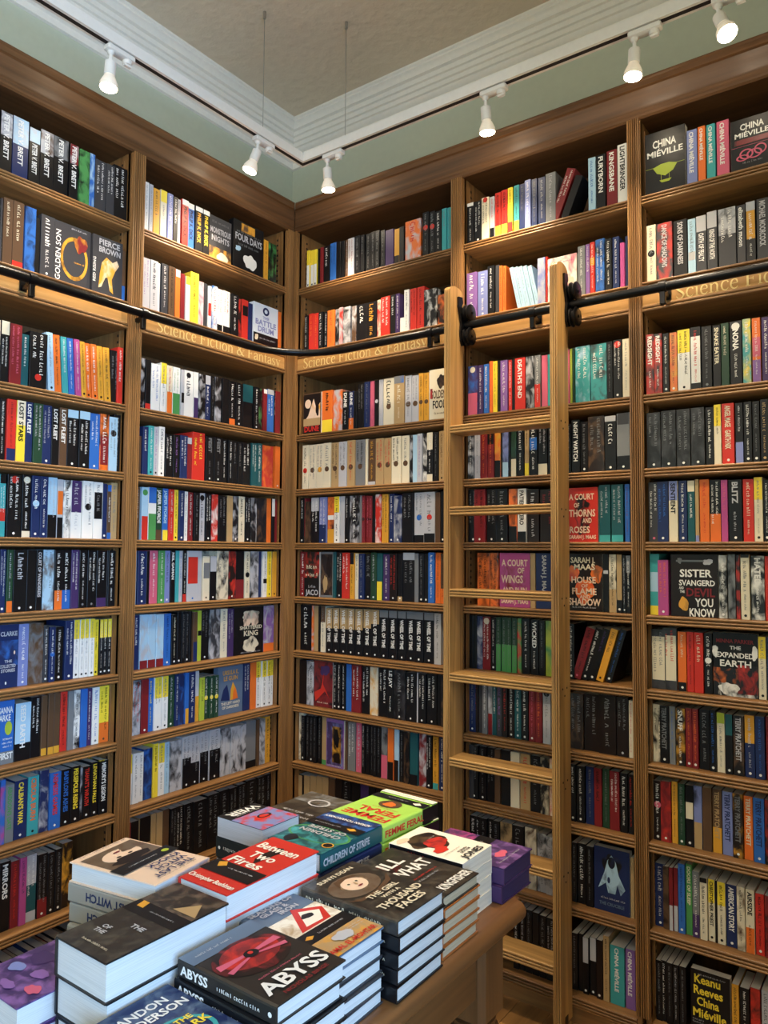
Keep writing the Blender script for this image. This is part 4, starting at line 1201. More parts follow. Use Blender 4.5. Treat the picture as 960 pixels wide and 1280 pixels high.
def spine_art(mb, M, W, L, t, toks, text, r, base):
    R3 = M.to_3x3(); X = R3 @ Vector((1, 0, 0)); Y = R3 @ Vector((0, 1, 0)); Z = R3 @ Vector((0, 0, 1)); O = M @ Vector((0, 0, 0))
    e = [.0002]
    def quad(v0, v1, m, s0=.0, s1=1.):
        e[0] += .00016; B = O-X*e[0]; q = .0008
        a, b = s0*t+(q if s0 == 0 else 0), s1*t-(q if s1 == 1 else 0)
        mb.add([B+Z*a+Y*v0, B+Z*b+Y*v0, B+Z*b+Y*v1, B+Z*a+Y*v1], [(0, 1, 2, 3)], m)
    xc = next((k[1] for k in toks if k[0] == 'X'), None)
    hi, lo = L*.965, L*.10
    for k in toks:
        if k[0] == 'T': f = int(k[2:])/100; quad(L*(1-f), L*.9995, art(k[1], xc) if xc else paper(k[1])); hi = min(hi, L*(1-f)-.006 if f < .3 else hi)
        elif k[0] == 'B': f = int(k[2:])/100; quad(L*.0005, L*f, paper(k[1])); lo = max(lo, L*f+.004 if f < .3 else lo)
        elif k[0] == 'M': a, b = k[2:].split('-'); quad(L*(1-int(b)/100), L*(1-int(a)/100), paper(k[1]), .06, .94)
        elif k[0] == 'O':
            f = int(k[2:])/100; e[0] += .00016; c = O-X*e[0]+Y*(L*(1-f))+Z*(t*.5); rr = min(t*.40, L*.06)
            mb.add([c+Z*(rr*math.cos(a*PI/8))+Y*(rr*math.sin(a*PI/8)) for a in range(16)], [tuple(range(16))], paper(k[1]))
        elif k[0] == 'd':
            e[0] += .00016; rr = min(t*.24, .0042); c = O-X*e[0]+Y*(rr+.008)+Z*(t*.5)
            mb.add([c+Z*(rr*math.cos(a*PI/4+PI/8))+Y*(rr*math.sin(a*PI/4+PI/8)) for a in range(8)], [tuple(range(8))], paper(k[1])); lo = max(lo, L*.13)
    e[0] += .0003; B = O-X*e[0]
    if text:
        c, s = text[0], text[2:]
        cap = min(t*.5, .0165); ln = min((hi-lo)*.86, len(s)*cap*1.0)
        put_text(mb, s, paper(c), B+Y*hi+Z*(t*.5-cap*.5), -Y, Z, ln, cap, .03)
        if ln < (hi-lo)*.62: put_marks(mb, paper(c), B+Y*(hi-ln-.012)+Z*(t*.5-cap*.28), -Y, Z, hi-ln-lo-.016, cap*.5, r)
        return
    for k in toks:
        if k[0] in 'lq':
            m = paper(k[1]); H = hi-lo
            if k[0] == 'q' or (t > .03 and r.random() < .6):
                cap = t*.22
                put_marks(mb, m, B+Y*hi+Z*(t*.56), -Y, Z, H*r.uniform(.55, .9), cap, r)
                put_marks(mb, m, B+Y*(hi-H*r.uniform(0, .15))+Z*(t*.16), -Y, Z, H*r.uniform(.4, .75), cap*.9, r)
            else:
                f = r.uniform(.5, .68); cap = t*r.uniform(.28, .42)
                put_marks(mb, m, B+Y*(hi-.003)+Z*(t*.5-cap*.5), -Y, Z, H*f, cap, r)
                if r.random() < .8: put_marks(mb, m, B+Y*(hi-H*f-.012)+Z*(t*.5-cap*.32), -Y, Z, H*(1-f)*.8, cap*.64, r)
def shell(mb, M, W, L, t, m, hard):
    th = .0026 if hard else .0008; q = .004 if hard else .0011; q = min(q, t*.3)
    prof = [(W, 0), (q*1.6, 0), (q*.4, q*.35), (0, q), (0, t-q), (q*.4, t-q*.35), (q*1.6, t), (W, t), (W, t-th), (th*1.6, t-th), (th*1.6, th), (W, th)]
    mb.prism(prof, 'y', 0, L, m, M)
def block(mb, M, W, L, t, m, hard):
    th = .0026 if hard else .0008; o = .0035 if hard else .0005
    mb.box(th*1.6+.0002, W-o, o, L-o, th+.0001, t-th-.0001, m, M, bev=0)
def parse(st):
    text = None
    if '@' in st:
        a, b = st.split('@', 1); st = a
        mt = b.split(' ')
        tail = []
        while mt and len(mt) > 1 and (len(mt[-1]) == 2 and mt[-1][0] in 'dXlq' or (mt[-1][0] in 'TBMOX' and any(ch.isdigit() for ch in mt[-1]))): tail.insert(0, mt.pop())
        text = ' '.join(mt); st = st+' '+' '.join(tail)
    tk = st.split()
    return tk[0], tk[1:], text
MSPINE = Matrix(((0, 0, 1, 0), (1, 0, 0, 0), (0, 1, 0, 0), (0, 0, 0, 1)))        # spine towards the room
def mface(t): return Matrix(((1, 0, 0, 0), (0, 0, -1, t), (0, 1, 0, 0), (0, 0, 0, 1)))  # front cover towards the room
CREAM = pages('P', 'cream'); WHITEPG = pages('5', 'white'); GREYPG = pages('s', 'grey')
def shelf_book(mb, pb, style, w, h, M, seed):
    r = random.Random(seed)
    if style[0] == '#':
        c = COVERS[style[1:]]; t = .03; MM = M @ mface(t)
        shell(mb, MM, w, h, t, pm(c[0]), False); block(pb, MM, w, h, t, CREAM, False)
        cover_art(mb, MM, w, h, t, c[1], r)
        return
    base, tk, text = parse(style)
    xc = next((k[1] for k in tk if k[0] == 'X'), None)
    hasT = any(k[0] == 'T' for k in tk)
    m = art(base, xc) if xc and not hasT else paper(base)
    W = min(.62*h+r.uniform(-.004, .006), .155); MM = M @ MSPINE
    shell(mb, MM, W, h, w, m, False); block(pb, MM, W, h, w, CREAM if r.random() < .8 else WHITEPG, False)
    spine_art(mb, MM, W, h, w, tk, text, r, base)
COVERS = {
 'goldenson': ('g', [('o', .55, .45, .38, .36, .18, 'ak'), ('v', 'GOLDEN SON', .17, .03, .82, .085, 'w'), ('b', .72, .72, .2, .16, 'Ra', 4), ('g', .45, .93, .45, .03, 's'), ('g', .55, .38, .3, .03, 'a')]),
 'horse': ('g', [('t', 'PIERCE', .2, .86, .7, .1, 's'), ('t', 'BROWN', .2, .73, .72, .1, 's'), ('p', [(.2, .1), (.3, .13), (.42, .3), (.5, .32), (.58, .1), (.7, .06), (.64, .3), (.75, .46), (.88, .58), (.8, .66), (.66, .6), (.45, .66), (.3, .55), (.24, .35)], 'ac'), ('v', 'RED RISING', .1, .05, .7, .05, 'w')]),
 'clarke': ('B', [('r', 0, .35, 1, .75, 'Bb'), ('t', 'CLARKE', .08, .82, .84, .07, 's'), ('e', .8, .55, .04, .03, 'z'), ('t', 'THE', .3, .4, .4, .04, 's'), ('t', 'COLLECTED', .08, .32, .8, .05, 's'), ('t', 'STORIES', .15, .25, .7, .05, 's'), ('e', .4, .08, .035, .025, 'w')]),
 'clarkeblue': ('b', [('t', 'SUSANNA', .05, .8, .88, .1, 'w', 'r'), ('t', 'CLARKE', .05, .68, .78, .1, 'w', 'r'), ('e', .74, .56, .17, .11, 'L'), ('g', .5, .38, .45, .03, 'w'), ('g', .45, .32, .5, .03, 'w'), ('g', .5, .26, .4, .03, 'w'), ('r', 0, 0, 1, .2, 'G'), ('t', 'FIRST', .3, .08, .66, .1, 'w', 'r')]),
 'monstrous': ('g', [('r', 0, 0, 1, .3, 'na'), ('t', 'MONSTROUS', .04, .62, .92, .13, 's'), ('t', 'NIGHTS', .1, .44, .8, .13, 's'), ('g', .1, .85, .8, .05, 'G'), ('b', .6, .1, .3, .12, 'c', 3)]),
 'fourdays': ('k', [('r', .25, .8, .7, .97, 'an'), ('t', 'FOUR DAYS', .06, .6, .88, .14, 's'), ('g', .1, .76, .8, .04, 'G'), ('g', .15, .5, .7, .05, 'G'), ('b', .55, .22, .24, .17, 'w', 9), ('b', .15, .42, .1, .06, 'l', 2)]),
 'battledrum': ('i', [('o', .5, .84, .13, .1, .5, 'B'), ('t', 'THE', .35, .64, .3, .07, 'q'), ('t', 'BATTLE', .08, .48, .84, .13, 'q'), ('t', 'DRUM', .18, .32, .64, .13, 'q'), ('r', 0, .02, 1, .27, 'k'), ('g', .25, .14, .65, .04, 's'), ('b', .12, .16, .08, .08, 'c', 2)]),
 'kingblack': ('k', [('b', .5, .8, .3, .14, 'ck', 5), ('b', .38, .72, .14, .16, 'zk', 6), ('b', .62, .72, .14, .16, 'zk', 6), ('b', .5, .2, .26, .18, 'ck', 8), ('r', .2, .4, .8, .6, 'k'), ('t', 'SHATTERED', .12, .53, .76, .075, 'c'), ('t', 'KING', .25, .39, .5, .11, 'c'), ('g', .2, .03, .6, .03, 's')]),
 'ursula': ('x', [('t', 'URSULA K.', .18, .82, .64, .09, 'a'), ('t', 'LE GUIN', .22, .7, .56, .09, 'a'), ('p', [(.1, .3), (.2, .52), (.35, .62), (.42, .45), (.46, .28)], 'B'), ('p', [(.48, .28), (.5, .5), (.58, .66), (.72, .5), (.8, .3)], 'a'), ('p', [(.58, .28), (.6, .45), (.68, .55), (.8, .3)], 'o'), ('t', 'THE LEFT HAND', .12, .2, .76, .055, 'c'), ('t', 'OF DARKNESS', .16, .12, .68, .055, 'c')]),
 'dune': ('n', [('r', .04, .03, .96, .97, 'K'), ('e', .28, .74, .17, .11, 'z'), ('p', [(.04, .3), (.3, .45), (.55, .8), (.6, .85), (.75, .6), (.96, .75), (.96, .3)], 'za'), ('b', .8, .6, .1, .2, 'K', 3), ('r', .04, .2, .96, .38, 'N'), ('t', 'DUNE', .1, .06, .8, .13, 'r')]),
 'goldenfool': ('c', [('b', .72, .75, .3, .15, 'Kn', 4), ('t', 'GOLDEN', .08, .42, .86, .16, 'n'), ('t', 'FOOL', .22, .22, .7, .16, 'k'), ('r', .08, .42, .2, .62, 'Rr'), ('g', .3, .1, .6, .04, 'n')]),
 'jaco': ('Kr', [('r', 0, 0, 1, .42, 'k'), ('g', .15, .62, .75, .09, 'c'), ('g', .1, .45, .8, .08, 'c'), ('g', .3, .2, .6, .06, 's'), ('t', 'JACO', .1, .04, .85, .12, 's')]),
 'framed': ('G', [('r', .06, .05, .94, .95, 'Kn'), ('b', .65, .65, .2, .25, 'K', 3), ('b', .4, .3, .2, .2, 'N', 4)]),
 'maroon': ('Rk', [('b', .6, .8, .3, .12, 'V', 2), ('p', [(.1, .1), (.6, .35), (.85, .2), (.5, .5), (.55, .75), (.4, .4), (.05, .3)], 'r'), ('g', .2, .08, .6, .04, 'z')]),
 'violetcover': ('v', [('r', .05, .05, .95, .93, 'Vq'), ('r', .35, .1, .85, .85, 'Ka'), ('b', .6, .6, .16, .2, 'k', 3), ('g', .1, .02, .8, .03, 's')]),
 'pink': ('Pp', [('b', .3, .6, .1, .08, 'p', 2), ('b', .8, .4, .12, .12, 'z', 4), ('b', .15, .25, .1, .08, 'v', 6), ('g', .55, .85, .35, .04, 'm')]),
 'thorns': ('r', [('b', .5, .5, .33, .38, 'Kr', 12), ('t', 'A COURT', .06, .78, .82, .11, 'z'), ('t', 'OF', .22, .64, .18, .08, 'z'), ('t', 'THORNS', .06, .47, .86, .13, 'z'), ('t', 'AND', .5, .35, .3, .09, 'z'), ('t', 'ROSES', .08, .17, .66, .12, 'z'), ('t', 'SARAH J. MAAS', .06, .06, .88, .07, 'z')]),
 'wings': ('m', [('b', .5, .5, .42, .4, 'mR', 9), ('t', 'A COURT', .07, .76, .86, .12, 'z'), ('t', 'OF', .6, .63, .22, .1, 'z'), ('t', 'WINGS', .06, .45, .72, .14, 'z'), ('t', 'AND RUIN', .1, .27, .8, .1, 'z'), ('t', 'SARAH J. MAAS', .05, .07, .9, .09, 'z')]),
 'flame': ('K', [('b', .16, .66, .2, .15, 'or', 4), ('b', .84, .66, .2, .16, 'on', 5), ('b', .5, .35, .3, .24, 'or', 7), ('t', 'SARAH J.', .1, .84, .7, .1, 'c'), ('t', 'MAAS', .2, .72, .6, .1, 'c'), ('t', 'HOUSE', .12, .49, .7, .11, 'z'), ('t', 'OF', .4, .41, .2, .06, 'z'), ('t', 'FLAME', .14, .29, .7, .11, 'z'), ('t', 'AND', .36, .22, .3, .06, 'z'), ('t', 'SHADOW', .04, .1, .92, .12, 'z'), ('g', .15, .05, .7, .03, 's')]),
 'blueman': ('B', [('b', .5, .75, .3, .18, 'kB', 4), ('p', [(.12, .35), (.3, .62), (.38, .8), (.5, .9), (.62, .8), (.7, .6), (.88, .4), (.75, .3), (.66, .45), (.6, .3), (.4, .3), (.34, .45)], 'lx'), ('e', .5, .78, .1, .09, 'kB'), ('e', .42, .5, .04, .05, 'Bk'), ('g', .2, .2, .7, .03, 's'), ('t', 'THE CRUCIBLE', .15, .1, .7, .05, 'x')]),
 'chinagreen': ('k', [('t', 'CHINA', .2, .74, .58, .12, 'w'), ('t', 'MIÉVILLE', .06, .6, .88, .12, 'w'), ('r', .02, .42, .98, .426, 'L'), ('p', [(.2, .42), (.3, .32), (.5, .26), (.7, .32), (.8, .42), (.6, .46), (.4, .46)], 'L'), ('p', [(.42, .16), (.6, .16), (.66, .2), (.36, .2)], 'L'), ('r', .4, .2, .41, .3, 'L'), ('r', .6, .2, .61, .3, 'L')]),
 'chinared': ('k', [('t', 'CHINA', .25, .78, .6, .12, 'w'), ('t', 'MIÉVILLE', .1, .64, .88, .12, 'w'), ('r', .1, .5, .95, .6, 'RK'), ('r', .02, .46, .98, .466, 'p'), ('o', .4, .3, .18, .1, .25, 'p'), ('o', .6, .28, .2, .09, .25, 'p'), ('o', .75, .34, .16, .1, .25, 'p'), ('o', .3, .24, .16, .06, .3, 'p'), ('g', .3, .12, .5, .04, 'G')]),
 'svangerd': ('K', [('r', .12, .88, .9, .91, 'G'), ('b', .8, .88, .12, .05, 's', 2), ('t', 'SISTER', .2, .64, .68, .12, 'w'), ('t', 'SVANGERD', .18, .5, .76, .09, 'w'), ('t', 'AND', .18, .44, .1, .04, 'w'), ('t', 'THE', .2, .38, .1, .04, 'w'), ('t', 'DEVIL', .34, .33, .6, .13, 'R'), ('t', 'YOU', .52, .17, .38, .13, 'w'), ('t', 'KNOW', .4, .01, .54, .13, 'w'), ('b', .28, .2, .12, .12, 'an', 3), ('b', .2, .9, .06, .05, 'G', 5)]),
 'expanded': ('k', [('r', 0, 0, 1, .42, 'kw'), ('r', .0, .2, .7, .44, 'ko'), ('r', .55, .05, 1, .5, 'kr'), ('b', .35, .12, .26, .1, 'wk', 4), ('b', .05, .7, .08, .1, 'wk', 5), ('b', .94, .7, .08, .12, 'wk', 6), ('t', 'MINNA PARKER', .08, .84, .84, .06, 'R'), ('t', 'THE', .38, .74, .26, .055, 'w'), ('t', 'EXPANDED', .08, .61, .84, .08, 'w'), ('t', 'EARTH', .16, .47, .7, .1, 'w')]),
 'keanu': ('k', [('t', 'Keanu', .1, .8, .66, .13, 'y'), ('t', 'Reeves', .08, .63, .74, .13, 'y'), ('t', 'China', .16, .46, .56, .13, 'y'), ('t', 'Miéville', .06, .28, .84, .13, 'y'), ('e', .55, .1, .2, .13, 'o'), ('g', .05, .22, .3, .025, 's'), ('g', .05, .18, .3, .025, 's'), ('g', .2, .93, .7, .025, 's')]),
 # table
 'band': ('k', []),
 'purple': ('V', [('r', 0, .62, 1, 1, 'Vm'), ('r', 0, 0, 1, .42, 'Vv'), ('r', 0, .42, 1, .62, 'k'), ('b', .5, .2, .18, .06, 'p', 4), ('g', .1, .51, .7, .03, 's'), ('g', .15, .09, .7, .02, 's')]),
 'jones': ('P', [('b', .48, .66, .44, .26, 'Kn', 14), ('b', .2, .9, .18, .06, 'z', 3), ('b', .5, .56, .32, .13, 'rR', 6), ('b', .28, .4, .2, .08, 'r', 8), ('g', .55, .68, .2, .02, 's'), ('t', 'STEPHEN', .3, .19, .4, .03, 'K'), ('t', 'GRAHAM', .3, .15, .4, .03, 'K'), ('t', 'JONES', .08, .03, .84, .09, 'k'), ('g', .1, .26, .5, .02, 'n')]),
 'king': ('21', [('b', .3, .72, .28, .12, 'KR', 4), ('t', 'ILL', .1, .7, .75, .15, 'w'), ('t', 'WHAT', .08, .48, .86, .15, 'w'), ('g', .12, .38, .7, .025, 'r'), ('g', .12, .32, .6, .025, 's'), ('t', 'T. KINGFISHER', .04, .05, .92, .1, 'w')]),
 'girl': ('21', [('t', 'SUNYI DEAN', .12, .89, .76, .05, 'c'), ('e', .44, .66, .4, .19, '3n'), ('p', [(.04, .5), (.2, .46), (.5, .46), (.8, .52), (.96, .6), (.85, .48), (.5, .41), (.15, .42)], 'n'), ('e', .46, .68, .22, .135, '3N'), ('e', .46, .675, .19, .115, 'z'), ('p', [(.24, .7), (.3, .82), (.48, .83), (.64, .8), (.72, .68), (.66, .76), (.48, .79), (.32, .76)], 'n'), ('e', .39, .7, .045, .014, 'c'), ('e', .39, .7, .02, .012, 'K'), ('e', .53, .695, .045, .014, 'c'), ('e', .53, .695, .02, .012, 'K'), ('p', [(.46, .7), (.485, .645), (.45, .645)], 'N'), ('e', .47, .612, .045, .011, 'R'), ('t', 'THE GIRL', .2, .37, .62, .06, 'c'), ('t', 'WITH A', .35, .3, .34, .04, 'c'), ('t', 'THOUSAND', .1, .18, .82, .08, 'c'), ('t', 'FACES', .26, .07, .5, .08, 'c')]),
 'seasons': ('x', [('r', 0, .4, 1, .72, 'PN'), ('p', [(.25, .44), (.6, .78), (.95, .62), (.8, .44)], 'r'), ('p', [(.4, .48), (.62, .7), (.86, .6), (.7, .47)], 'P'), ('b', .62, .6, .12, .04, 'K', 3), ('r', 0, .0, 1, .26, 'Na'), ('r', 0, .26, 1, .42, 'k'), ('p', [(.12, .34), (.2, .37), (.28, .34), (.2, .31)], 'a'), ('g', .36, .33, .5, .02, 's'), ('t', 'SEASONS OF', .08, .91, .84, .055, 's'), ('t', 'GLASS &', .2, .84, .5, .055, 's'), ('t', 'IRON', .4, .77, .4, .055, 's'), ('g', .45, .2, .5, .018, 's'), ('g', .45, .17, .5, .018, 's'), ('b', .5, .16, .18, .07, 's', 9), ('t', 'AMAL EL-MOHTAR', .06, .03, .88, .055, 'r')]),
 'abyss': ('2', [('r', 0, .82, 1, 1, 'x'), ('e', .5, .6, .46, .24, 'KR'), ('e', .5, .62, .36, .18, 'Rr'), ('p', [(.08, .6), (.44, .61), (.44, .64), (.1, .67)], 'p'), ('p', [(.92, .6), (.56, .61), (.56, .64), (.9, .67)], 'p'), ('p', [(.12, .5), (.44, .57), (.44, .59), (.1, .545)], 'p'), ('p', [(.88, .5), (.56, .57), (.56, .59), (.9, .545)], 'p'), ('e', .5, .61, .09, .05, 'k'), ('e', .5, .62, .03, .02, 'r'), ('g', .2, .3, .6, .02, 'p'), ('t', 'ABYSS', .06, .11, .88, .15, 'w'), ('t', 'NICHOLAS BINGE', .14, .04, .72, .035, 'R'), ('g', .1, .88, .5, .025, 's')]),
 'brandon': ('Bx', [('t', 'BRANDON', .1, .83, .72, .075, 'w'), ('t', 'SANDERSON', .08, .72, .86, .075, 'w'), ('o', .5, .45, .4, .2, .12, 't'), ('t', 'ISLES OF THE', .2, .56, .6, .05, 'y'), ('t', 'EMBERDARK', .1, .46, .8, .07, 'y'), ('b', .7, .25, .12, .06, 't', 4), ('b', .4, .2, .12, .06, 'R', 5), ('b', .55, .12, .12, .06, 't', 6)]),
 'bigblack': ('2', [('r', 0, 0, 1, .5, '21'), ('r', 0, .66, 1, 1, '23'), ('r', 0, .5, 1, .66, 'k'), ('p', [(.56, .7), (.78, .86), (.98, .7)], 'N'), ('p', [(.08, .66), (.2, .66), (.24, .58), (.12, .58)], 'a'), ('g', .4, .57, .45, .016, 's'), ('t', 'THE', .5, .36, .26, .045, 's'), ('t', 'OF', .24, .25, .14, .04, 's'), ('t', 'THE', .22, .19, .2, .04, 's'), ('g', .3, .08, .5, .02, 'c')]),
 'fires': ('r', [('b', .5, .7, .12, .18, 'K', 5), ('t', 'Between', .1, .76, .8, .11, 'P'), ('t', 'Two', .25, .58, .5, .11, 'P'), ('t', 'Fires', .12, .42, .66, .11, 'P'), ('r', 0, .2, 1, .4, 'k'), ('p', [(.1, .36), (.2, .4), (.3, .34), (.2, .29)], 'a'), ('g', .38, .31, .5, .02, 's'), ('t', 'Christopher Buehlman', .06, .06, .9, .055, 'P')]),
 'strife': ('T', [('r', 0, .5, 1, 1, 'Tt'), ('r', 0, 0, 1, .3, 'Bb'), ('o', .5, .62, .55, .2, .08, 'e'), ('b', .75, .85, .12, .1, 'k', 3), ('e', .12, .8, .09, .06, 'K'), ('o', .12, .8, .09, .06, .2, 'a'), ('t', 'CHILDREN', .1, .56, .82, .07, 's'), ('t', 'OF STRIFE', .12, .45, .76, .07, 's'), ('r', 0, .28, 1, .42, 'k'), ('p', [(.12, .34), (.2, .38), (.3, .34), (.2, .3)], 'a'), ('g', .4, .34, .5, .02, 's'), ('t', 'ADRIAN TCHAIKOVSKY', .06, .12, .88, .05, 'w')]),
 'femme': ('u', [('t', 'FEMME', .06, .78, .86, .13, 'r'), ('t', 'FERAL', .1, .6, .72, .13, 'r'), ('g', .2, .54, .5, .02, 'r'), ('e', .5, .4, .19, .12, 'n'), ('b', .5, .41, .12, .07, 'o', 5), ('r', 0, .14, 1, .28, 'k'), ('p', [(.1, .22), (.17, .26), (.26, .22), (.17, .17)], 'P'), ('g', .35, .2, .4, .02, 's'), ('r', 0, 0, 1, .1, 'P'), ('g', .2, .04, .7, .025, 'L')]),
 'weir': ('k', [('r', 0, .32, 1, 1, 'qr'), ('b', .5, .6, .24, .1, 'r', 4), ('o', .42, .56, .17, .08, .3, 'K'), ('t', 'WEIR', .1, .07, .8, .16, 'w'), ('g', .2, .25, .6, .03, 'w')]),
 'witch': ('z', [('r', .06, .08, .94, .5, '3n'), ('e', .5, .28, .3, .13, 'z'), ('b', .5, .4, .36, .08, 'K', 8), ('b', .3, .2, .16, .07, '3n', 5), ('e', .4, .31, .04, .012, 'K'), ('e', .6, .31, .04, .012, 'K'), ('e', .5, .21, .06, .012, 'R'), ('g', .1, .025, .8, .022, 'n'), ('r', .0, .48, 1, .64, 'k'), ('g', .3, .55, .5, .02, 's'), ('e', .14, .56, .06, .03, 'L'), ('t', 'THE LAST', .1, .86, .8, .065, 'B'), ('t', 'WITCH', .1, .77, .62, .065, 'B'), ('t', 'KNOCK', .1, .68, .64, .065, 'B'), ('g', .2, .95, .6, .018, 'n')]),
 'darkback': ('21', [('r', 0, 0, 1, .35, '1G'), ('g', .1, .78, .8, .06, 's'), ('g', .2, .66, .6, .05, 's'), ('o', .5, .3, .2, .12, .2, 's')]),
 'leftpurple': ('Vv', [('b', .75, .62, .22, .12, 'zp', 4), ('b', .3, .5, .2, .1, 'V', 5), ('b', .6, .35, .14, .06, 'v', 6), ('b', .25, .3, .12, .07, 'q', 7), ('b', .82, .2, .12, .06, 'p', 8), ('b', .5, .12, .14, .05, 'v', 9), ('g', .1, .85, .6, .03, 'q')]),
}
SZ = {1: 2.795, 2: 2.497, 3: 2.115, 4: 1.867, 5: 1.623, 6: 1.382, 7: 1.14, 8: .90, 9: .65, 10: .375, 11: .08}
def ins(s): return .018 if s <= 4 else .03 if s <= 6 else .042
ORD = ['', 'first', 'second', 'third', 'fourth', 'fifth', 'sixth', 'seventh', 'eighth', 'ninth', 'tenth', 'eleventh', 'twelfth', 'thirteenth', 'fourteenth',
       'fifteenth', 'sixteenth', 'seventeenth', 'eighteenth', 'nineteenth', 'twentieth', 'twenty-first', 'twenty-second', 'twenty-third', 'twenty-fourth', 'twenty-fifth', 'twenty-sixth', 'twenty-seventh', 'twenty-eighth']
SHELFNAME = {1: 'top shelf', 2: 'second shelf down', 3: 'third shelf down', 4: 'fourth shelf down', 5: 'fifth shelf down', 6: 'sixth shelf down', 7: 'seventh shelf down', 8: 'eighth shelf down', 9: 'ninth shelf down', 10: 'tenth shelf down', 11: 'bottom shelf'}
BAYNAME = {'A': 'outer left bay', 'B': 'left corner bay', 'C': 'right corner bay', 'D': 'between ladder rails', 'P': 'just past ladder', 'E': 'far right bay'}
FACE = dict(goldenson='face-out charcoal cover with gold ring', horse='face-out charcoal cover with golden horse', clarke='face-out navy space cover', clarkeblue='face-out blue cover with lime disc',
 monstrous='face-out grey cover with pale capitals', fourdays='face-out black cover with white splash', battledrum='face-out pale cover with blue emblem', kingblack='face-out black cover with cream scrollwork',
 ursula='face-out slate cover with two peaks', dune='face-out brown desert cover with moon', goldenfool='face-out cream cover with dark bird', jaco='face-out red and black cover', framed='face-out brown cover in grey frame',
 maroon='face-out maroon cover', violetcover='face-out violet cover with inset picture', pink='face-out pale pink cover behind ladder', thorns='face-out orange-red cover with dark wreath', wings='face-out magenta cover',
 flame='face-out dark cover with orange flames', blueman='face-out navy cover with pale blue figure', chinagreen='face-out black cover with lime airship', chinared='face-out black cover with pink coils',
 svangerd='face-out dark cover with red and white title', expanded='face-out black cover with patterned landscape', keanu='face-out black cover with yellow title')
def look(style):
    base, tk, text = parse(style)
    nm = NAMES.get(base, 'dark')
    f = ''
    for k in tk:
        n = NAMES.get(k[1], 'white') if len(k) > 1 else ''
        if k[0] == 'B' and int(k[2:]) >= 18: f = ' with %s foot' % n; break
        if k[0] == 'T' and int(k[2:]) >= 18: f = ' with %s top' % n; break
        if k[0] == 'M': f = ' with %s panel' % n; break
        if k[0] == 'O': f = ' with %s roundel' % n; break
    if not f:
        c = text[0] if text else next((k[1] for k in tk if k[0] in 'lq'), None)
        if c and c != base: f = ' with %s lettering' % NAMES.get(c, 'white').split('-')[0].replace('pale ', '')
    return nm, f
OPEN = dict(A=(-1.645, -.8842), B=(-.8198, -.0562), C=(.0322, .8478), D=(.9102, 1.5478), P=(.9102, 1.5478), E=(1.6012, 2.355))
rows = {}
for b in BOOKS: rows.setdefault((b[0], b[1]), []).append(b)
rest_c, rest_p = MB(), MB()
nb = 0
for (bay, s), lst in rows.items():
    n = len(lst)
    for i, (_, _, u, w, h, lean, st, big) in enumerate(lst):
        nb += 1
        left = bay in 'AB'
        cap = (SZ[s-1]-.032 if s > 1 else 3.06)-SZ[s]-.008
        if s == 3: cap = 2.397-SZ[3]-.008
        h = min(h, cap)
        loc = Vector((-ins(s), u, SZ[s]+.0006)) if left else Vector((u, ins(s), SZ[s]+.0006))
        rz = PI/2 if left else 0.
        jit = random.Random(nb*3).uniform(-.004, .004)
        loc += Vector((-jit, 0, 0)) if left else Vector((0, jit, 0))
        lo_, hi_ = OPEN[bay]; w = min(w, hi_-lo_)
        u2 = min(max(u, lo_), hi_-w)
        if not lean: loc += Vector((0, u2-u, 0)) if left else Vector((u2-u, 0, 0))
        w -= .0006
        if lean > 0:   # pivot on the lower right corner
            th = math.radians(lean)
            piv = Matrix.Rotation(rz, 4, 'Z') @ Matrix.Translation((w, 0, 0)) @ Matrix.Rotation(th, 4, 'Y') @ Matrix.Translation((-w, 0, 0))
        elif lean < 0:
            piv = Matrix.Rotation(rz, 4, 'Z') @ Matrix.Rotation(math.radians(lean), 4, 'Y')
        else: piv = Matrix.Rotation(rz, 4, 'Z')
        Mw = Matrix.Translation(loc) @ piv
        if not big:
            shelf_book(rest_c, rest_p, st, w, h, Mw, nb)
            continue
        mb, pb = MB(), MB()
        shelf_book(mb, pb, st, w, h, Matrix.Identity(4), nb)
        o = mb.build('book', fix=False); o.matrix_world = Mw
        p = pb.build('page_block', o, fix=False)
        where = '%s, %s' % (SHELFNAME[s], BAYNAME[bay])
        if st[0] == '#': lab = '%s, %s' % (FACE[st[1:]], where)
        else:
            nm, f = look(st)
            k, side = (i+1, 'left') if (i+1 <= (n+1)//2 or bay in 'EDP') else (n-i, 'right')
            pos = '%s from %s' % (ORD[k], side)
            lab = '%s book%s, %s, %s' % (nm, f, pos, where)
            if len(lab.replace('-', ' ').split()) > 16: lab = '%s book, %s, %s' % (nm, pos, where)
        tag(o, lab, 'book', 'books on the %s, %s' % (SHELFNAME[s], BAYNAME[bay]))
# unseen ends of the outer bays
fr = random.Random(5)
for bay, lo, hi in (('A', -1.63, None), ('E', None, 2.33), ('B', None, -.07), ('C', None, .84)):
    for s in range(1, 12):
        if bay in 'BC' and s < 11: continue
        lst = rows.get((bay, s), [])
        if bay == 'A': a, b = lo, (min(x[2] for x in lst)-.002 if lst else -.9)
        else: a, b = (max(x[2]+x[3] for x in lst)+.002 if lst else dict(E=1.62, B=-.81, C=.04)[bay]), hi
        while a < b-.012:
            w = min(fr.uniform(.016, .038), b-a); st = fr.choice('k k k g B R K n w c b E r'.split())+' l'+fr.choice('wcs')
            h = fr.uniform(.18, .2); nb += 1
            M = Matrix.Translation((-ins(s), a, SZ[s]) if bay in 'AB' else (a, ins(s), SZ[s])) @ Matrix.Rotation(PI/2 if bay in 'AB' else 0, 4, 'Z')
            shelf_book(rest_c, rest_p, st, w-.0006, h, M, nb); a += w
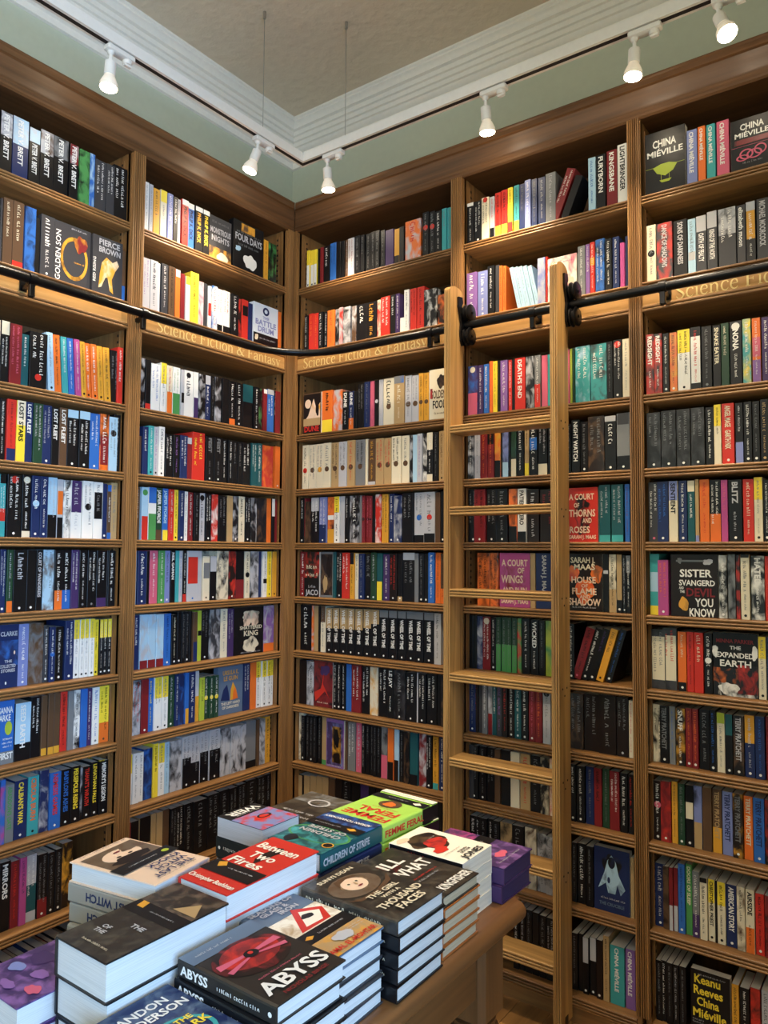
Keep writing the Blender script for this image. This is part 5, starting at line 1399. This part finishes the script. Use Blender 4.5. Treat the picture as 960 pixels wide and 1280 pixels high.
o = rest_c.build('shelved_book_run', fix=False); tag(o, 'smaller books filling out the oak shelves between the others', 'books', kind='stuff')
rest_p.build('page_block', o, fix=False)
# ------------------------------------------------------------------ bookcases
def reed(z1, z0, out=0.0, n=3, d=.009):
    """moulded front edge: (out, z) from top to bottom with N rounded beads and narrow grooves between"""
    pts = []; h = (z1-z0)/n; g = h*.26
    for i in range(n):
        a = z1-i*h-(g*.5 if i else 0); e = z1-(i+1)*h+(g*.5 if i < n-1 else 0); c = a-e
        pts += [(out-d*.35, a), (out-d*.1, a-c*.14), (out, a-c*.36), (out, a-c*.64), (out-d*.1, a-c*.86), (out-d*.35, e)]
        if i < n-1: pts += [(out-d, e-g*.35), (out-d, e-g*.65)]
    return pts
DEPTH = .30
def place(left):  # canonical bookcase frame: x along, y into the wall, z up, room at -y
    return Matrix.Rotation(PI/2, 4, 'Z') if left else Matrix.Identity(4)
def post_prof(w, out=.012):
    """reeded pilaster front, profile across its width: flat fillets at the sides, rounded reeds between"""
    pts = [(0, .02), (0, -out*.2), (w*.05, -out*.2), (w*.05, -out), (w*.16, -out)]
    n = 4; a, b = w*.17, w*.83; st = (b-a)/n
    for i in range(n):
        x = a+i*st
        pts += [(x+st*.04, -out+.008), (x+st*.14, -out+.008), (x+st*.2, -out+.002), (x+st*.36, -out-.0015), (x+st*.68, -out-.0015), (x+st*.84, -out+.002), (x+st*.9, -out+.008)]
    pts += [(w*.83, -out+.008), (w*.84, -out), (w*.95, -out), (w*.95, -out*.2), (w, -out*.2), (w, .02)]
    return pts
def bookcase(name, label, left, u0, u1, posts, mitre, sign=None, u_text=None):
    """U0..U1 clear opening; POSTS list of (a, b) pilasters; MITRE (at low end, at high end) for the inner corner"""
    root = empty(name, (0, 0, 0), PI/2 if left else 0.)
    tag(root, label, 'bookcase', 'built-in oak bookcases')
    wa = WX if not left else WX
    lo = min([u0]+[p[0] for p in posts]); hi = max([u1]+[p[1] for p in posts])
    mb = MB(); mb.box(u0, u1, DEPTH-.018, DEPTH-.004, .0, 3.10, WB); mb.build('back_panel', root)
    mb = MB(); mb.box(u0-.016, u0, .008, DEPTH-.004, 0, 3.10, WV); mb.build('side_panel', root)
    mb = MB(); mb.box(u1, u1+.016, .008, DEPTH-.004, 0, 3.10, WV); mb.build('side_panel', root)
    for s, z in SZ.items():
        mb = MB()
        prof = [(-a, b) for a, b in reed(z, z-.03)]+[(DEPTH-.019, z-.03), (DEPTH-.019, z)]
        mb.prism(prof, 'x', u0+.0005, u1-.0005, WX)
        mb.build('shelf', root, 40)
    # shelf pin strips: two rows of dark holes on each inner side
    for uu, sg in ((u0, 1), (u1, -1)):
        mb = MB()
        mb.box(*(sorted((uu, uu+sg*.003))), .045, .062, .12, 3.04, WV)
        z = .14
        while z < 3.03:
            mb.box(*(sorted((uu+sg*.003, uu+sg*.0036))), .049, .058, z, z+.009, DARKSLOT); z += .024
        mb.build('shelf_pin_strip', root)
    for a, b in posts:
        mb = MB()
        mb.prism([(a+x, y) for x, y in post_prof(b-a)], 'z', .10, 3.065, WV)
        mb.build('fluted_pilaster', root, 30)
    mb = MB(); mb.box(lo, hi, -.004, .02, 0, .05, WX); mb.build('plinth', root)
    mb = MB()
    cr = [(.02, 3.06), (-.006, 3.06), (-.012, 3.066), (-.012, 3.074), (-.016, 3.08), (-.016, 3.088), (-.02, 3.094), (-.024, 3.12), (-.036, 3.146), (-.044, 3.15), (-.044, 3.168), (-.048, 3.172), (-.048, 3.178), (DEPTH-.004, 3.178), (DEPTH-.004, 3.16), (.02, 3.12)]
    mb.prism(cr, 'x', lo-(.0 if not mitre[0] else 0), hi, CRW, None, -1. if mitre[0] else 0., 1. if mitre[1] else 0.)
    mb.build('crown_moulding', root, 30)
    mb = MB(); mb.box(u0+.0005, u1-.0005, .021, DEPTH-.019, 3.062, 3.08, CRW); mb.build('top_board', root)  # same darkened oak, for the shade under the top
    # name board between second and third shelf
    mb = MB(); mb.box(u0+.0005, u1-.0005, .002, .02, 2.415, 2.4665, SGX if not left else SGX)
    prof = [(-a, b) for a, b in reed(2.415, 2.395, .003, 2, .005)]+[(DEPTH-.02, 2.395), (DEPTH-.02, 2.415)]
    mb.prism(prof, 'x', u0+.0005, u1-.0005, WX)
    sb = mb.build('name_board', root)
    if u_text is not None:
        full = 'Science Fiction & Fantasy'; k = .672/sum(.27 if ch == ' ' else GLY[ch][0] for ch in full); x = u_text
        for word in full.split(' '):
            wl = sum(GLY[ch][0] for ch in word)*k
            mb = MB(); serif_text(mb, word, GOLD, Vector((x, .0015, 2.4185)), Vector((1, 0, 0)), Vector((0, 0, 1)), wl, Vector((0, -1, 0)))
            mb.build('gilt_word', sb, fix=False)['label'] = 'gilt serif lettering'
            x += wl+.27*k
    return root
bookcase('bookcase', 'tall oak bookcase bay, outermost on the left wall', True, -1.65, -.880, [(-.880, -.824), (-1.71, -1.65)], (0, 0))
bookcase('bookcase', 'tall oak bookcase bay left of the corner with gilt lettering', True, -.824, -.052, [(-.052, -.002)], (0, 1), None, -.752)
bookcase('bookcase', 'tall oak bookcase bay right of the corner with gilt lettering', False, .028, .852, [(.001, .028), (.852, .906)], (1, 0), None, .066)
bookcase('bookcase', 'tall oak bookcase bay standing behind the library ladder', False, .906, 1.552, [(1.552, 1.597)], (0, 0))
bookcase('bookcase', 'tall oak bookcase bay at far right, gilt lettering cut by frame', False, 1.597, 2.36, [(2.36, 2.42)], (0, 0), None, 1.705)
# ------------------------------------------------------------------ ladder rail
RY, RZ, RR = .052, 2.449, .0155
mb = MB(); pts = [(RY, -3.0, RZ), (RY, -.36, RZ)]
R0 = .30
for i in range(1, 16):
    a = PI/2*i/15; pts.append((RY+R0-R0*math.cos(a), -.36+R0*math.sin(a)-.0+(.36-RY-R0)*i/15, RZ))
pts += [(RY+R0, -RY, RZ), (2.6, -RY, RZ)]
mb.tube(pts, RR, IRON)
rail = mb.build('ladder_rail', None, 50); tag(rail, 'black iron ladder rail running along the bookcases and bending at the corner', 'rail')
def bracket(u, left):
    mb = MB()
    mb.box(u-.009, u+.009, -RY-.008, -RY+.008, RZ-.058, RZ-.012, IRON, None, .002)
    mb.box(u-.007, u+.007, -RY+.006, -.001, RZ-.026, RZ-.012, IRON)
    mb.box(u-.012, u+.012, -.003, .0015, RZ-.029, RZ+.004, IRON)
    mb.tube([(u-.012, -RY, RZ), (u+.012, -RY, RZ)], RR+.004, IRON)
    b = mb.build('rail_bracket', rail, 40)
    b.rotation_euler = (0, 0, PI/2 if left else 0)
for u in (-1.274, -.851, -.5): 
    if u != -.5: bracket(u, True)
for u in (.785, 1.222, 1.679): bracket(u, False)
# ------------------------------------------------------------------ library ladder
lad = tag(empty('library_ladder', (1.145, -.107, 0)), 'oak library ladder hung on the black rail in front of the bookcases', 'ladder')
YF, YB = -.048, .047            # front and back of the stiles, from the ladder's middle
XL, XR = -.207, .186            # inner faces
def stile(x0, x1):
    mb = MB(); n = 8; top = 2.585; rr = (YB-YF)/2
    prof = [(YF, .05)]+[(-rr*math.cos(a*PI/12)+(YF+YB)/2, top-rr*.55+rr*.55*math.sin(a*PI/12)) for a in range(13)]+[(YB, .05)]
    w = x1-x0
    # beaded front edge: three thin slices of slightly different depth
    for a, b, d in ((0, .18, .003), (.18, .26, .006), (.26, .46, .0), (.46, .54, .006), (.54, .74, .0), (.74, .82, .006), (.82, 1, .003)):
        q = [(max(y, YF+d), z) for y, z in prof]
        mb.prism([(y, z) for y, z in q], 'x', x0+w*a, x0+w*b, LADV)
    return mb.build('stile', lad)
stile(XL-.027, XL); stile(XR, XR+.027)
for z in (2.052, 1.751, 1.452, 1.148, .847, .545, .243):
    mb = MB()
    prof = [(-(a), b) for a, b in reed(z, z-.03, -YF-.001, 3, .008)]+[(YB-.004, z-.03), (YB-.004, z)]
    mb.prism(prof, 'x', XL+.0002, XR-.0002, LADX); mb.build('step', lad, 40)
for x in (XR+.027,):
    pass
def hook(x, name='rail_hook'):
    mb = MB()
    # curved iron plate on the stile's outer face, over and under the rail
    zc = RZ; yc = -RY+.107
    pl = [(yc-.052, 2.548), (yc-.024, 2.552), (yc-.02, 2.53), (yc-.03, 2.515), (yc-.012, 2.50), (yc+.004, 2.485), (yc+.006, 2.462), (yc-.004, 2.45), (yc+.006, 2.436), (yc+.008, 2.40), (yc-.004, 2.372), (yc-.022, 2.366), (yc-.034, 2.385), (yc-.038, 2.42), (yc-.032, 2.45), (yc-.04, 2.48), (yc-.052, 2.51)]
    mb.prism(pl, 'x', x+.0005, x+.008, IRON)
    h = mb.build(name, lad)
    for dz in (RR+.029, -RR-.029):
        wb = MB(); wb.lathe([(.03, -.014), (.034, -.011), (.034, -.007), (.026, -.002), (.026, .002), (.034, .007), (.034, .011), (.03, .014)], IRON, Matrix.Translation((x+.022, yc, zc+dz)) @ Matrix.Rotation(PI/2, 4, 'Y'), 24)
        wb.tube([(x+.006, yc, zc+dz), (x+.04, yc, zc+dz)], .006, IRON)
        wb.build('hook_wheel', h, 40)
hook(XL); hook(XR+.027)
for x0 in (XL-.0135, XR+.0135):
    mb = MB(); mb.lathe([(.02, -.012), (.026, -.008), (.026, .008), (.02, .012)], RUBBER, Matrix.Translation((x0, 0, .027)) @ Matrix.Rotation(PI/2, 4, 'Y'), 24)
    mb.box(x0-.0145, x0-.0125, -.012, .012, .02, .075, IRON); mb.box(x0+.0125, x0+.0145, -.012, .012, .02, .075, IRON)
    mb.build('foot_wheel', lad, 40)
for z in (2.02, 1.72, 1.42, 1.12, .815, .513):
    mb = MB()
    for dy, dz in ((-.018, .012), (.018, .012), (0, -.012)):
        mb.lathe([(.0035, 0), (.0035, .0012)], DARKSLOT, Matrix.Translation((XR+.0268, dy, z+dz)) @ Matrix.Rotation(PI/2, 4, 'Y'), 10)
    mb.build('step_screws', lad)
# ------------------------------------------------------------------ room shell
WALLP = plain('sage_wall_paint', 'bcc3ae', .75, 0, .05, 30)
CEILP = plain('ceiling_plaster', 'e2d2ba', .85, 0, .55, 26)
CORN = plain('cornice_white', 'e9e4d8', .6)
WHITEW = plain('wall_lower_paint', '9aa294', .8)
H = 3.78
def struct(o, name=None): o['kind'] = 'structure'; return o
mb = MB(); mb.box(-.36, -.30, -5.06, .36, 0, H, WALLP); struct(mb.build('wall_left'))
mb = MB(); mb.box(-.30, 4.26, .30, .36, 0, H, WALLP); struct(mb.build('wall_back'))
mb = MB(); mb.box(-.30, 4.26, -5.06, -5.0, 0, H, WALLP); struct(mb.build('wall_front'))
wy0, wy1, wz0, wz1 = -4.5, -2.3, .8, 2.5
mb = MB()
mb.box(4.2, 4.26, -5.0, wy0, 0, H, WALLP); mb.box(4.2, 4.26, wy1, .30, 0, H, WALLP); mb.box(4.2, 4.26, wy0, wy1, 0, wz0, WALLP); mb.box(4.2, 4.26, wy0, wy1, wz1, H, WALLP)
struct(mb.build('wall_right'))
# wall closing the bookcase recess, beside the opening the daylight comes through
mb = MB(); mb.box(2.44, 2.52, -1.74, .30, 0, H, WALLP); struct(mb.build('wall_recess'))
mb = MB()
for a, b, c, d in ((wy0, wy0+.06, wz0, wz1), (wy1-.06, wy1, wz0, wz1), (wy0, wy1, wz0, wz0+.06), (wy0, wy1, wz1-.06, wz1), ((wy0+wy1)/2-.02, (wy0+wy1)/2+.02, wz0, wz1), (wy0, wy1, 1.75, 1.79)):
    mb.box(4.205, 4.255, a, b, c, d, WHITEP)
struct(mb.build('window_1'))
mb = MB(); mb.box(-.30, 4.2, -5.0, .30, H, H+.06, CEILP); struct(mb.build('ceiling'))
FL = wood('floor_boards', 'y', '5a3c22', '9a7040', .35, .5)
mb = MB()
x = -.30
while x < 4.2:
    x2 = min(x+.12, 4.2); mb.box(x, x2-.002, -5.0, .30, -.03, 0, FL); x = x2
mb.box(-.30, 4.2, -5., .30, -.05, -.029, DARKSLOT)
struct(mb.build('floor'))
# plaster cornice: stepped profile, drop from the ceiling and reach from the wall
CP = [(0, H), (.115, H), (.115, H-.008), (.108, H-.014), (.108, H-.022), (.098, H-.03), (.092, H-.042), (.092, H-.048), (.08, H-.054), (.074, H-.07), (.066, H-.074), (.06, H-.09), (.052, H-.094), (.046, H-.11), (.038, H-.114), (.032, H-.13), (.024, H-.136), (.024, H-.165), (.012, H-.172), (.012, H-.2), (0, H-.204)]
mb = MB(); mb.prism([(-.30+a, z) for a, z in CP], 'y', -5.0, -.0+0, CORN, None, 0, 0)
mb = MB()
def strip(prof, fn0, fn1):
    vs = [fn0(a, z) for a, z in prof]+[fn1(a, z) for a, z in prof]; n = len(prof)
    mb.add(vs, [(i, i+1, n+i+1, n+i) for i in range(n-1)], CORN)
strip(CP, lambda a, z: (-.30+a, -5., z), lambda a, z: (-.30+a, .30-a, z))
struct(mb.build('trim_1', None, 35))
mb = MB(); strip(CP, lambda a, z: (-.30+a, .30-a, z), lambda a, z: (4.2, .30-a, z)); struct(mb.build('trim_2', None, 35))
# ------------------------------------------------------------------ lighting track and spotlights
TX, TY, TZ, TW = .222, -.19, 3.262, .019
mb = MB()
for (x0, x1, y0, y1) in ((TX-TW, TX+TW, -3.2, TY-TW), (TX-TW, 3.2, TY-TW, TY+TW)):
    mb.box(x0, x1, y0, y1, TZ-.018, TZ+.02, WHITEP)
# open groove along the underside with a pale lip each side
mb.box(TX-.008, TX+.008, -3.2, TY+.008, TZ-.0186, TZ-.0179, DARKSLOT); mb.box(TX-.008, 3.2, TY-.008, TY+.008, TZ-.0188, TZ-.0179, DARKSLOT)
track = mb.build('lighting_track'); tag(track, 'white lighting track hung in an L below the cornice', 'lighting track')
for (x, y) in ((TX, -.43), (.455, TY)):
    mb = MB(); mb.tube([(x, y, TZ+.02), (x, y, H)], .0014, STEEL, 6); mb.lathe([(.006, H-.03), (.006, H)], STEEL, Matrix.Translation((x, y, 0)), 10)
    mb.build('suspension_wire', track)
BULB = plain('lit_bulb_face', 'fff4e0', .4, emit='ffe9c4', estr=40.)
GLASSW = plain('bulb_reflector', 'e9e4da', .25, emit='ffe2b8', estr=.25)
def spot(x, y, along, tilt, label, power=40.):
    """ALONG 'x' or 'y': direction of the track; TILT (tx, ty): lean of the lamp"""
    root = tag(empty('track_spotlight', (x, y, TZ-.019)), label, 'spotlight', 'spotlights on the white track')
    A = Matrix.Identity(4) if along == 'x' else Matrix.Rotation(PI/2, 4, 'Z')
    mb = MB(); mb.box(-.018, .085, -.016, .016, -.022, -.0005, WHITEP, A, .004); mb.lathe([(.014, -.034), (.016, -.03), (.016, -.02)], WHITEP, A @ Matrix.Translation((.062, 0, 0)), 14)
    mb.box(.05, .075, -.006, .006, -.04, -.03, WHITEP, A)
    mb.build('track_adaptor', root, 40)
    mb = MB(); mb.lathe([(.0065, -.058), (.008, -.054), (.006, -.045), (.006, -.034), (.011, -.03), (.013, -.0215)], WHITEP, None, 14); mb.build('stem', root, 40)
    d = Vector((tilt[0], tilt[1], -1)).normalized()
    Q = Matrix.Translation((0, 0, -.055)) @ d.to_track_quat('Z', 'Y').to_matrix().to_4x4()
    mb = MB(); mb.lathe([(.006, -.004), (.012, 0), (.0185, .004), (.0185, .047), (.0165, .049)], WHITEP, Q, 20); mb.build('lamp_holder', root, 40)
    mb = MB(); mb.lathe([(.0165, .0492), (.0165, .053), (.02, .058), (.0285, .078), (.0285, .092)], GLASSW, Q, 24)
    b = mb.build('bulb', root, 40)
    mb = MB(); mb.lathe([(.027, .0922), (.0265, .0945), (.018, .0965), (.006, .0972)], BULB, Q, 24); mb.build('bulb_face', b, 40)
    ld = bpy.data.lights.new('spot_beam', 'SPOT'); ld.energy = power; ld.color = (1., .80, .56); ld.spot_size = math.radians(88); ld.spot_blend = 1.; ld.shadow_soft_size = .025
    lo = bpy.data.objects.new('spot_beam', ld); COL.objects.link(lo); lo.parent = root
    g = Vector((0, 0, -.055))+d*.135; glow(x+g.x, y+g.y, TZ-.019+g.z)
    lo.matrix_local = Matrix.Translation((0, 0, -.055)) @ Matrix.Translation(d*.104) @ d.to_track_quat('-Z', 'Y').to_matrix().to_4x4()
def glow(x, y, z):
    l = bpy.data.lights.new('bulb_spill', 'POINT'); l.energy = .6; l.color = (1., .84, .62); l.shadow_soft_size = .03
    o = bpy.data.objects.new('bulb_spill', l); COL.objects.link(o); o.location = (x, y, z)
PW = 62.
spot(TX, -1.124, 'y', (.0, -.06), 'white spotlight lit on the left run of track above the outer bay', PW)
spot(TX, -.457, 'y', (-.25, -.25), 'white spotlight on the left run tilted towards the left wall', PW)
spot(.36, TY, 'x', (.0, .1), 'white spotlight nearest the track corner on its right run', PW)
spot(1.106, TY, 'x', (.0, .15), 'white spotlight on the right run above the ladder, whiter bulb', PW)
spot(1.64, TY, 'x', (-.05, -.05), 'glowing spotlight on the right run just past the ladder', PW)
spot(1.89, TY-.0, 'x', (.35, -.35), 'spotlight furthest along the right run, turned to the room', PW)
# ------------------------------------------------------------------ table
tb = tag(empty('display_table', (1.15, -1.75, 0)), 'stout pine display table with turned legs under the stacks of new books', 'table')
def tx(x): return x-1.15
def ty(y): return y+1.75
mb = MB()
e = .024; zt = .75
prof = [(tx(.90), zt-e*2), (tx(.90)-.0, zt), (tx(1.533), zt)]+[(tx(1.533)+e*math.sin(a*PI/8), zt-e+e*math.cos(a*PI/8)) for a in range(1, 8)]+[(tx(1.533), zt-2*e)]
mb.prism(prof, 'y', ty(-2.75), ty(-.825)-.0, TABY)
mb.prism([(-q[0]+0, q[1]) for q in [(0, 0)]] if False else [(tx(.90), zt), (tx(1.533), zt), (tx(1.533), zt-2*e), (tx(.90), zt-2*e)], 'y', ty(-.825), ty(-.812), TABY)
mb.build('tabletop', tb, 40)
for (x0, x1, y0, y1, m) in ((1.470, 1.500, -2.6, -.95, TABY), (.935, .965, -2.6, -.95, TABY), (1.0, 1.43, -.915, -.885, TABX), (1.0, 1.43, -2.68, -2.65, TABX)):
    mb = MB(); mb.box(tx(x0), tx(x1), ty(y0), ty(y1), zt-2*e-.13, zt-2*e-.0005, m); mb.build('apron', tb)
for (x, y) in ((1.462, -.912), (.965, -.912), (1.462, -2.64), (.965, -2.64)):
    mb = MB(); M = Matrix.Translation((tx(x), ty(y), 0))
    mb.box(-.056, .056, -.056, .056, .50, zt-2*e-.0006, TABZ, M, .014)
    mb.lathe([(.032, 0), (.045, .03), (.05, .1), (.056, .25), (.062, .40), (.06, .425), (.05, .432), (.05, .44), (.066, .45), (.068, .462), (.062, .474), (.05, .48), (.053, .502)], TABZ, M, 28)
    mb.build('leg', tb, 35)
# ------------------------------------------------------------------ books on the table
def flat_book(name_lab, cov, pcol, x0, x1, y0, y1, z0, t, rot, hard=True, top=False, extra=0., spine=None, group=None, covmat=None, flip=False):
    """lying book filling the box x0..x1, y0..y1; ROT in degrees of the cover's reading direction"""
    lx, ly = x1-x0, y1-y0
    W, L = (lx, ly) if rot in (0, 180) else (ly, lx)
    org = {0: (x0, y0), 90: (x1, y0), 180: (x1, y1), -90: (x0, y1)}[rot]
    c = COVERS[cov]; mb, pb = MB(), MB(); I = Matrix.Identity(4); r = random.Random(len(name_lab)*7+int(z0*1000))
    m = covmat or pm(c[0])
    shell(mb, I, W, L, t, m, hard); block(pb, I, W, L, t, pcol, hard)
    if top: cover_art(mb, I, W, L, t, c[1], r)
    if spine: spine_art(mb, I, W, L, t, spine[1].split(), spine[0], r, 'k')
    o = mb.build('book', fix=False); p = pb.build('page_block', o, fix=False)
    M = Matrix.Translation((org[0], org[1], z0+.0004)) @ Matrix.Rotation(math.radians(rot), 4, 'Z')
    if flip: M = M @ Matrix.Translation((W, 0, t)) @ Matrix.Rotation(PI, 4, 'Y')
    if extra:
        cx, cy = (x0+x1)/2, (y0+y1)/2
        M = Matrix.Translation((cx, cy, 0)) @ Matrix.Rotation(math.radians(extra), 4, 'Z') @ Matrix.Translation((-cx, -cy, 0)) @ M
    o.matrix_world = M
    tag(o, name_lab, 'book', group or 'books stacked on the display table')
    return o
PURPG = pages('4', 'purple'); BEIGE = pages('h', 'beige')
STACKS = [
 # cover key, x0, x1, y0, y1, n, t, rot, extra, hard, page material, words for the cover, spine (text, style), lower cover colour
 ('purple', 1.282, 1.522, -.872, -.716, 2, .0415, 90, 0, True, PURPG, 'purple hardback with purple page edges', (None, 'Oa50'), 'V', True),
 ('jones', 1.288, 1.492, -1.014, -.876, 4, .0335, 90, 0, False, CREAM, 'cream paperback with hat silhouette', (None, 'Bk99 lr'), 'P', False),
 ('king', 1.300, 1.536, -1.172, -1.020, 5, .0255, 90, 0, True, BEIGE, 'brown hardback with tall white title', (None, 'ls'), '6', False),
 ('girl', 1.308, 1.546, -1.348, -1.182, 5, .030, 90, 0, True, WHITEPG, 'grey-brown hardback with painted face', (None, 'lc'), 'k', False),
 ('seasons', 1.285, 1.520, -1.500, -1.354, 5, .0272, 90, 0, True, WHITEPG, 'slate hardback with bird and red frame', (None, 'ls'), 'g', False),
 ('abyss', 1.330, 1.556, -1.676, -1.511, 5, .0308, 90, 0, True, WHITEPG, 'dark hardback with glowing red scene', ('w:ABYSS', 'dw'), 'k', False),
 ('brandon', 1.316, 1.552, -1.846, -1.684, 4, .0280, 90, 0, True, WHITEPG, 'blue hardback with white author name', (None, 'ls'), 'B', False),
 ('bigblack', 1.170, 1.312, -1.800, -1.548, 3, .0640, 0, 0, True, WHITEPG, 'very thick black hardback', (None, 'TV99 ls'), 'k', False),
 ('fires', 1.160, 1.298, -1.540, -1.283, 4, .0500, 0, 0, True, WHITEPG, 'orange-red hardback with white blackletter title', (None, 'lP'), 'r', False),
 ('strife', 1.102, 1.264, -1.236, -1.010, 4, .0425, 180, 0, True, WHITEPG, 'teal and navy hardback', ('s:CHILDREN OF STRIFE', 'ls'), 'B', False),
 ('femme', 1.090, 1.268, -.998, -.765, 4, .0405, 180, -3, True, WHITEPG, 'lime green hardback with red title', ('r:FEMME FERAL', 'Bk30'), 'u', True),
 ('weir', .945, 1.098, -1.250, -1.125, 4, .0475, -90, 0, False, GREYPG, 'thick paperback with red and blue cover', (None, 'lw'), 'k', False),
 ('darkback', .915, 1.085, -1.092, -.872, 4, .0375, 180, 0, True, GREYPG, 'dark grey hardback at the back', (None, 'ls'), 'K', False),
 ('witch', .918, 1.150, -1.612, -1.458, 5, .040, -90, 9, True, WHITEPG, 'peach and brown hardback with portrait', (None, 'lB'), 'z', False),
 ('leftpurple', .998, 1.156, -1.855, -1.640, 2, .0480, 0, 0, True, WHITEPG, 'violet hardback with rounded cloud shapes', (None, 'ls'), 'V', False),
]
SHORT = dict(purple='purple-edged hardback', jones='cream hat paperback', king='tall-titled brown hardback', girl='painted face hardback', seasons='bird and red frame cover', abyss='glowing red scene cover', brandon='blue hardback', bigblack='very thick black hardback', fires='orange-red hardback', strife='teal and navy hardback', femme='lime green hardback', weir='red and blue paperback', darkback='dark grey hardback', witch='peach portrait hardback', leftpurple='violet cloud-shape hardback')
DOWN = ['top', 'second from top', 'third from top', 'fourth from top', 'fifth from top', 'sixth from top']
for (cv, x0, x1, y0, y1, n, t, rot, ex, hard, pc, words, sp, lowc, same) in STACKS:
    z = zt
    for i in range(n):
        d = n-1-i
        q = random.Random(hash(cv) % 1 + len(cv)*31+i*7+int(x0*100)); jx, jy, je = (q.uniform(-.004, .004), q.uniform(-.004, .004), q.uniform(-1.2, 1.2)) if d else (0, 0, 0)
        lab = ('%s, topmost of its stack on the table' % words) if d == 0 else '%s book of the table stack topped by the %s' % (DOWN[d].replace(' from top', '-highest'), SHORT[cv])
        rr = rot; spn = sp
        fl = False
        if cv == 'weir' and d == 1: fl = True; spn = ('w:WEIR', 'dw')
        if cv == 'witch' and d: fl = True; spn = ('B:THE LAST WITCH', 'lB'); lowc = 'j'
        flat_book(lab, cv, pc, x0+jx, x1+jx, y0+jy, y1+jy, z, t-.0006, rr, hard, d == 0 or same, ex+je, spn, None, None if d == 0 or same else paper(lowc), fl)
        z += t
# ------------------------------------------------------------------ light
W = bpy.data.worlds.new('sky'); SC.world = W; W.use_nodes = True
bg = W.node_tree.nodes['Background']; sk = W.node_tree.nodes.new('ShaderNodeTexSky'); sk.sky_type = 'HOSEK_WILKIE'; sk.sun_direction = (-.6, .5, .6); sk.turbidity = 3
W.node_tree.links.new(sk.outputs['Color'], bg.inputs['Color']); bg.inputs['Strength'].default_value = .25
def area(name, loc, rot, sx, sy, power, col):
    l = bpy.data.lights.new(name, 'AREA'); l.shape = 'RECTANGLE'; l.size = sx; l.size_y = sy; l.energy = power; l.color = col
    o = bpy.data.objects.new(name, l); COL.objects.link(o); o.location = loc; o.rotation_euler = rot; return o
area('daylight', (4.32, (wy0+wy1)/2, (wz0+wz1)/2), (0, PI/2-.3, 0), 1.65, 2.1, 280, (.36, .62, 1.))
# two more warm spotlights of the run that continues over the middle of the room, out of the picture
for p, q, e in (((1.55, -1.25, 3.3), (1.75, 0, .7), 75), ((1.2, -1.15, 3.3), (.6, 0, .9), 45), ((1.2, -1.5, 3.3), (0, -.8, 1.2), 40)):
    l = bpy.data.lights.new('room_spot', 'SPOT'); l.energy = e; l.color = (1, .80, .56); l.spot_size = math.radians(80); l.spot_blend = 1.; l.shadow_soft_size = .03
    o = bpy.data.objects.new('room_spot', l); COL.objects.link(o); o.location = p; o.rotation_euler = (Vector(q)-Vector(p)).to_track_quat('-Z', 'Y').to_euler()
# unseen warm fill lights, added to brighten the ceiling and the room
for x, y in ((1.0, -2.9), (2.2, -4.0), (3.4, -3.0)):
    l = bpy.data.lights.new('room_fill', 'POINT'); l.energy = 28; l.color = (1, .84, .66); l.shadow_soft_size = .12
    o = bpy.data.objects.new('room_fill', l); COL.objects.link(o); o.location = (x, y, 3.15)
# ------------------------------------------------------------------ camera
cd = bpy.data.cameras.new('camera'); cam = bpy.data.objects.new('camera', cd); COL.objects.link(cam)
cd.sensor_fit = 'VERTICAL'; cd.sensor_height = 36.; cd.lens = CAMF/1280*36.
cd.clip_start = .05
cam.matrix_world = CAMM
SC.camera = cam
vs = SC.view_settings; vs.view_transform = 'Standard'; vs.look = 'None'; vs.gamma = 1.; vs.use_curve_mapping = False; vs.exposure = EXPO
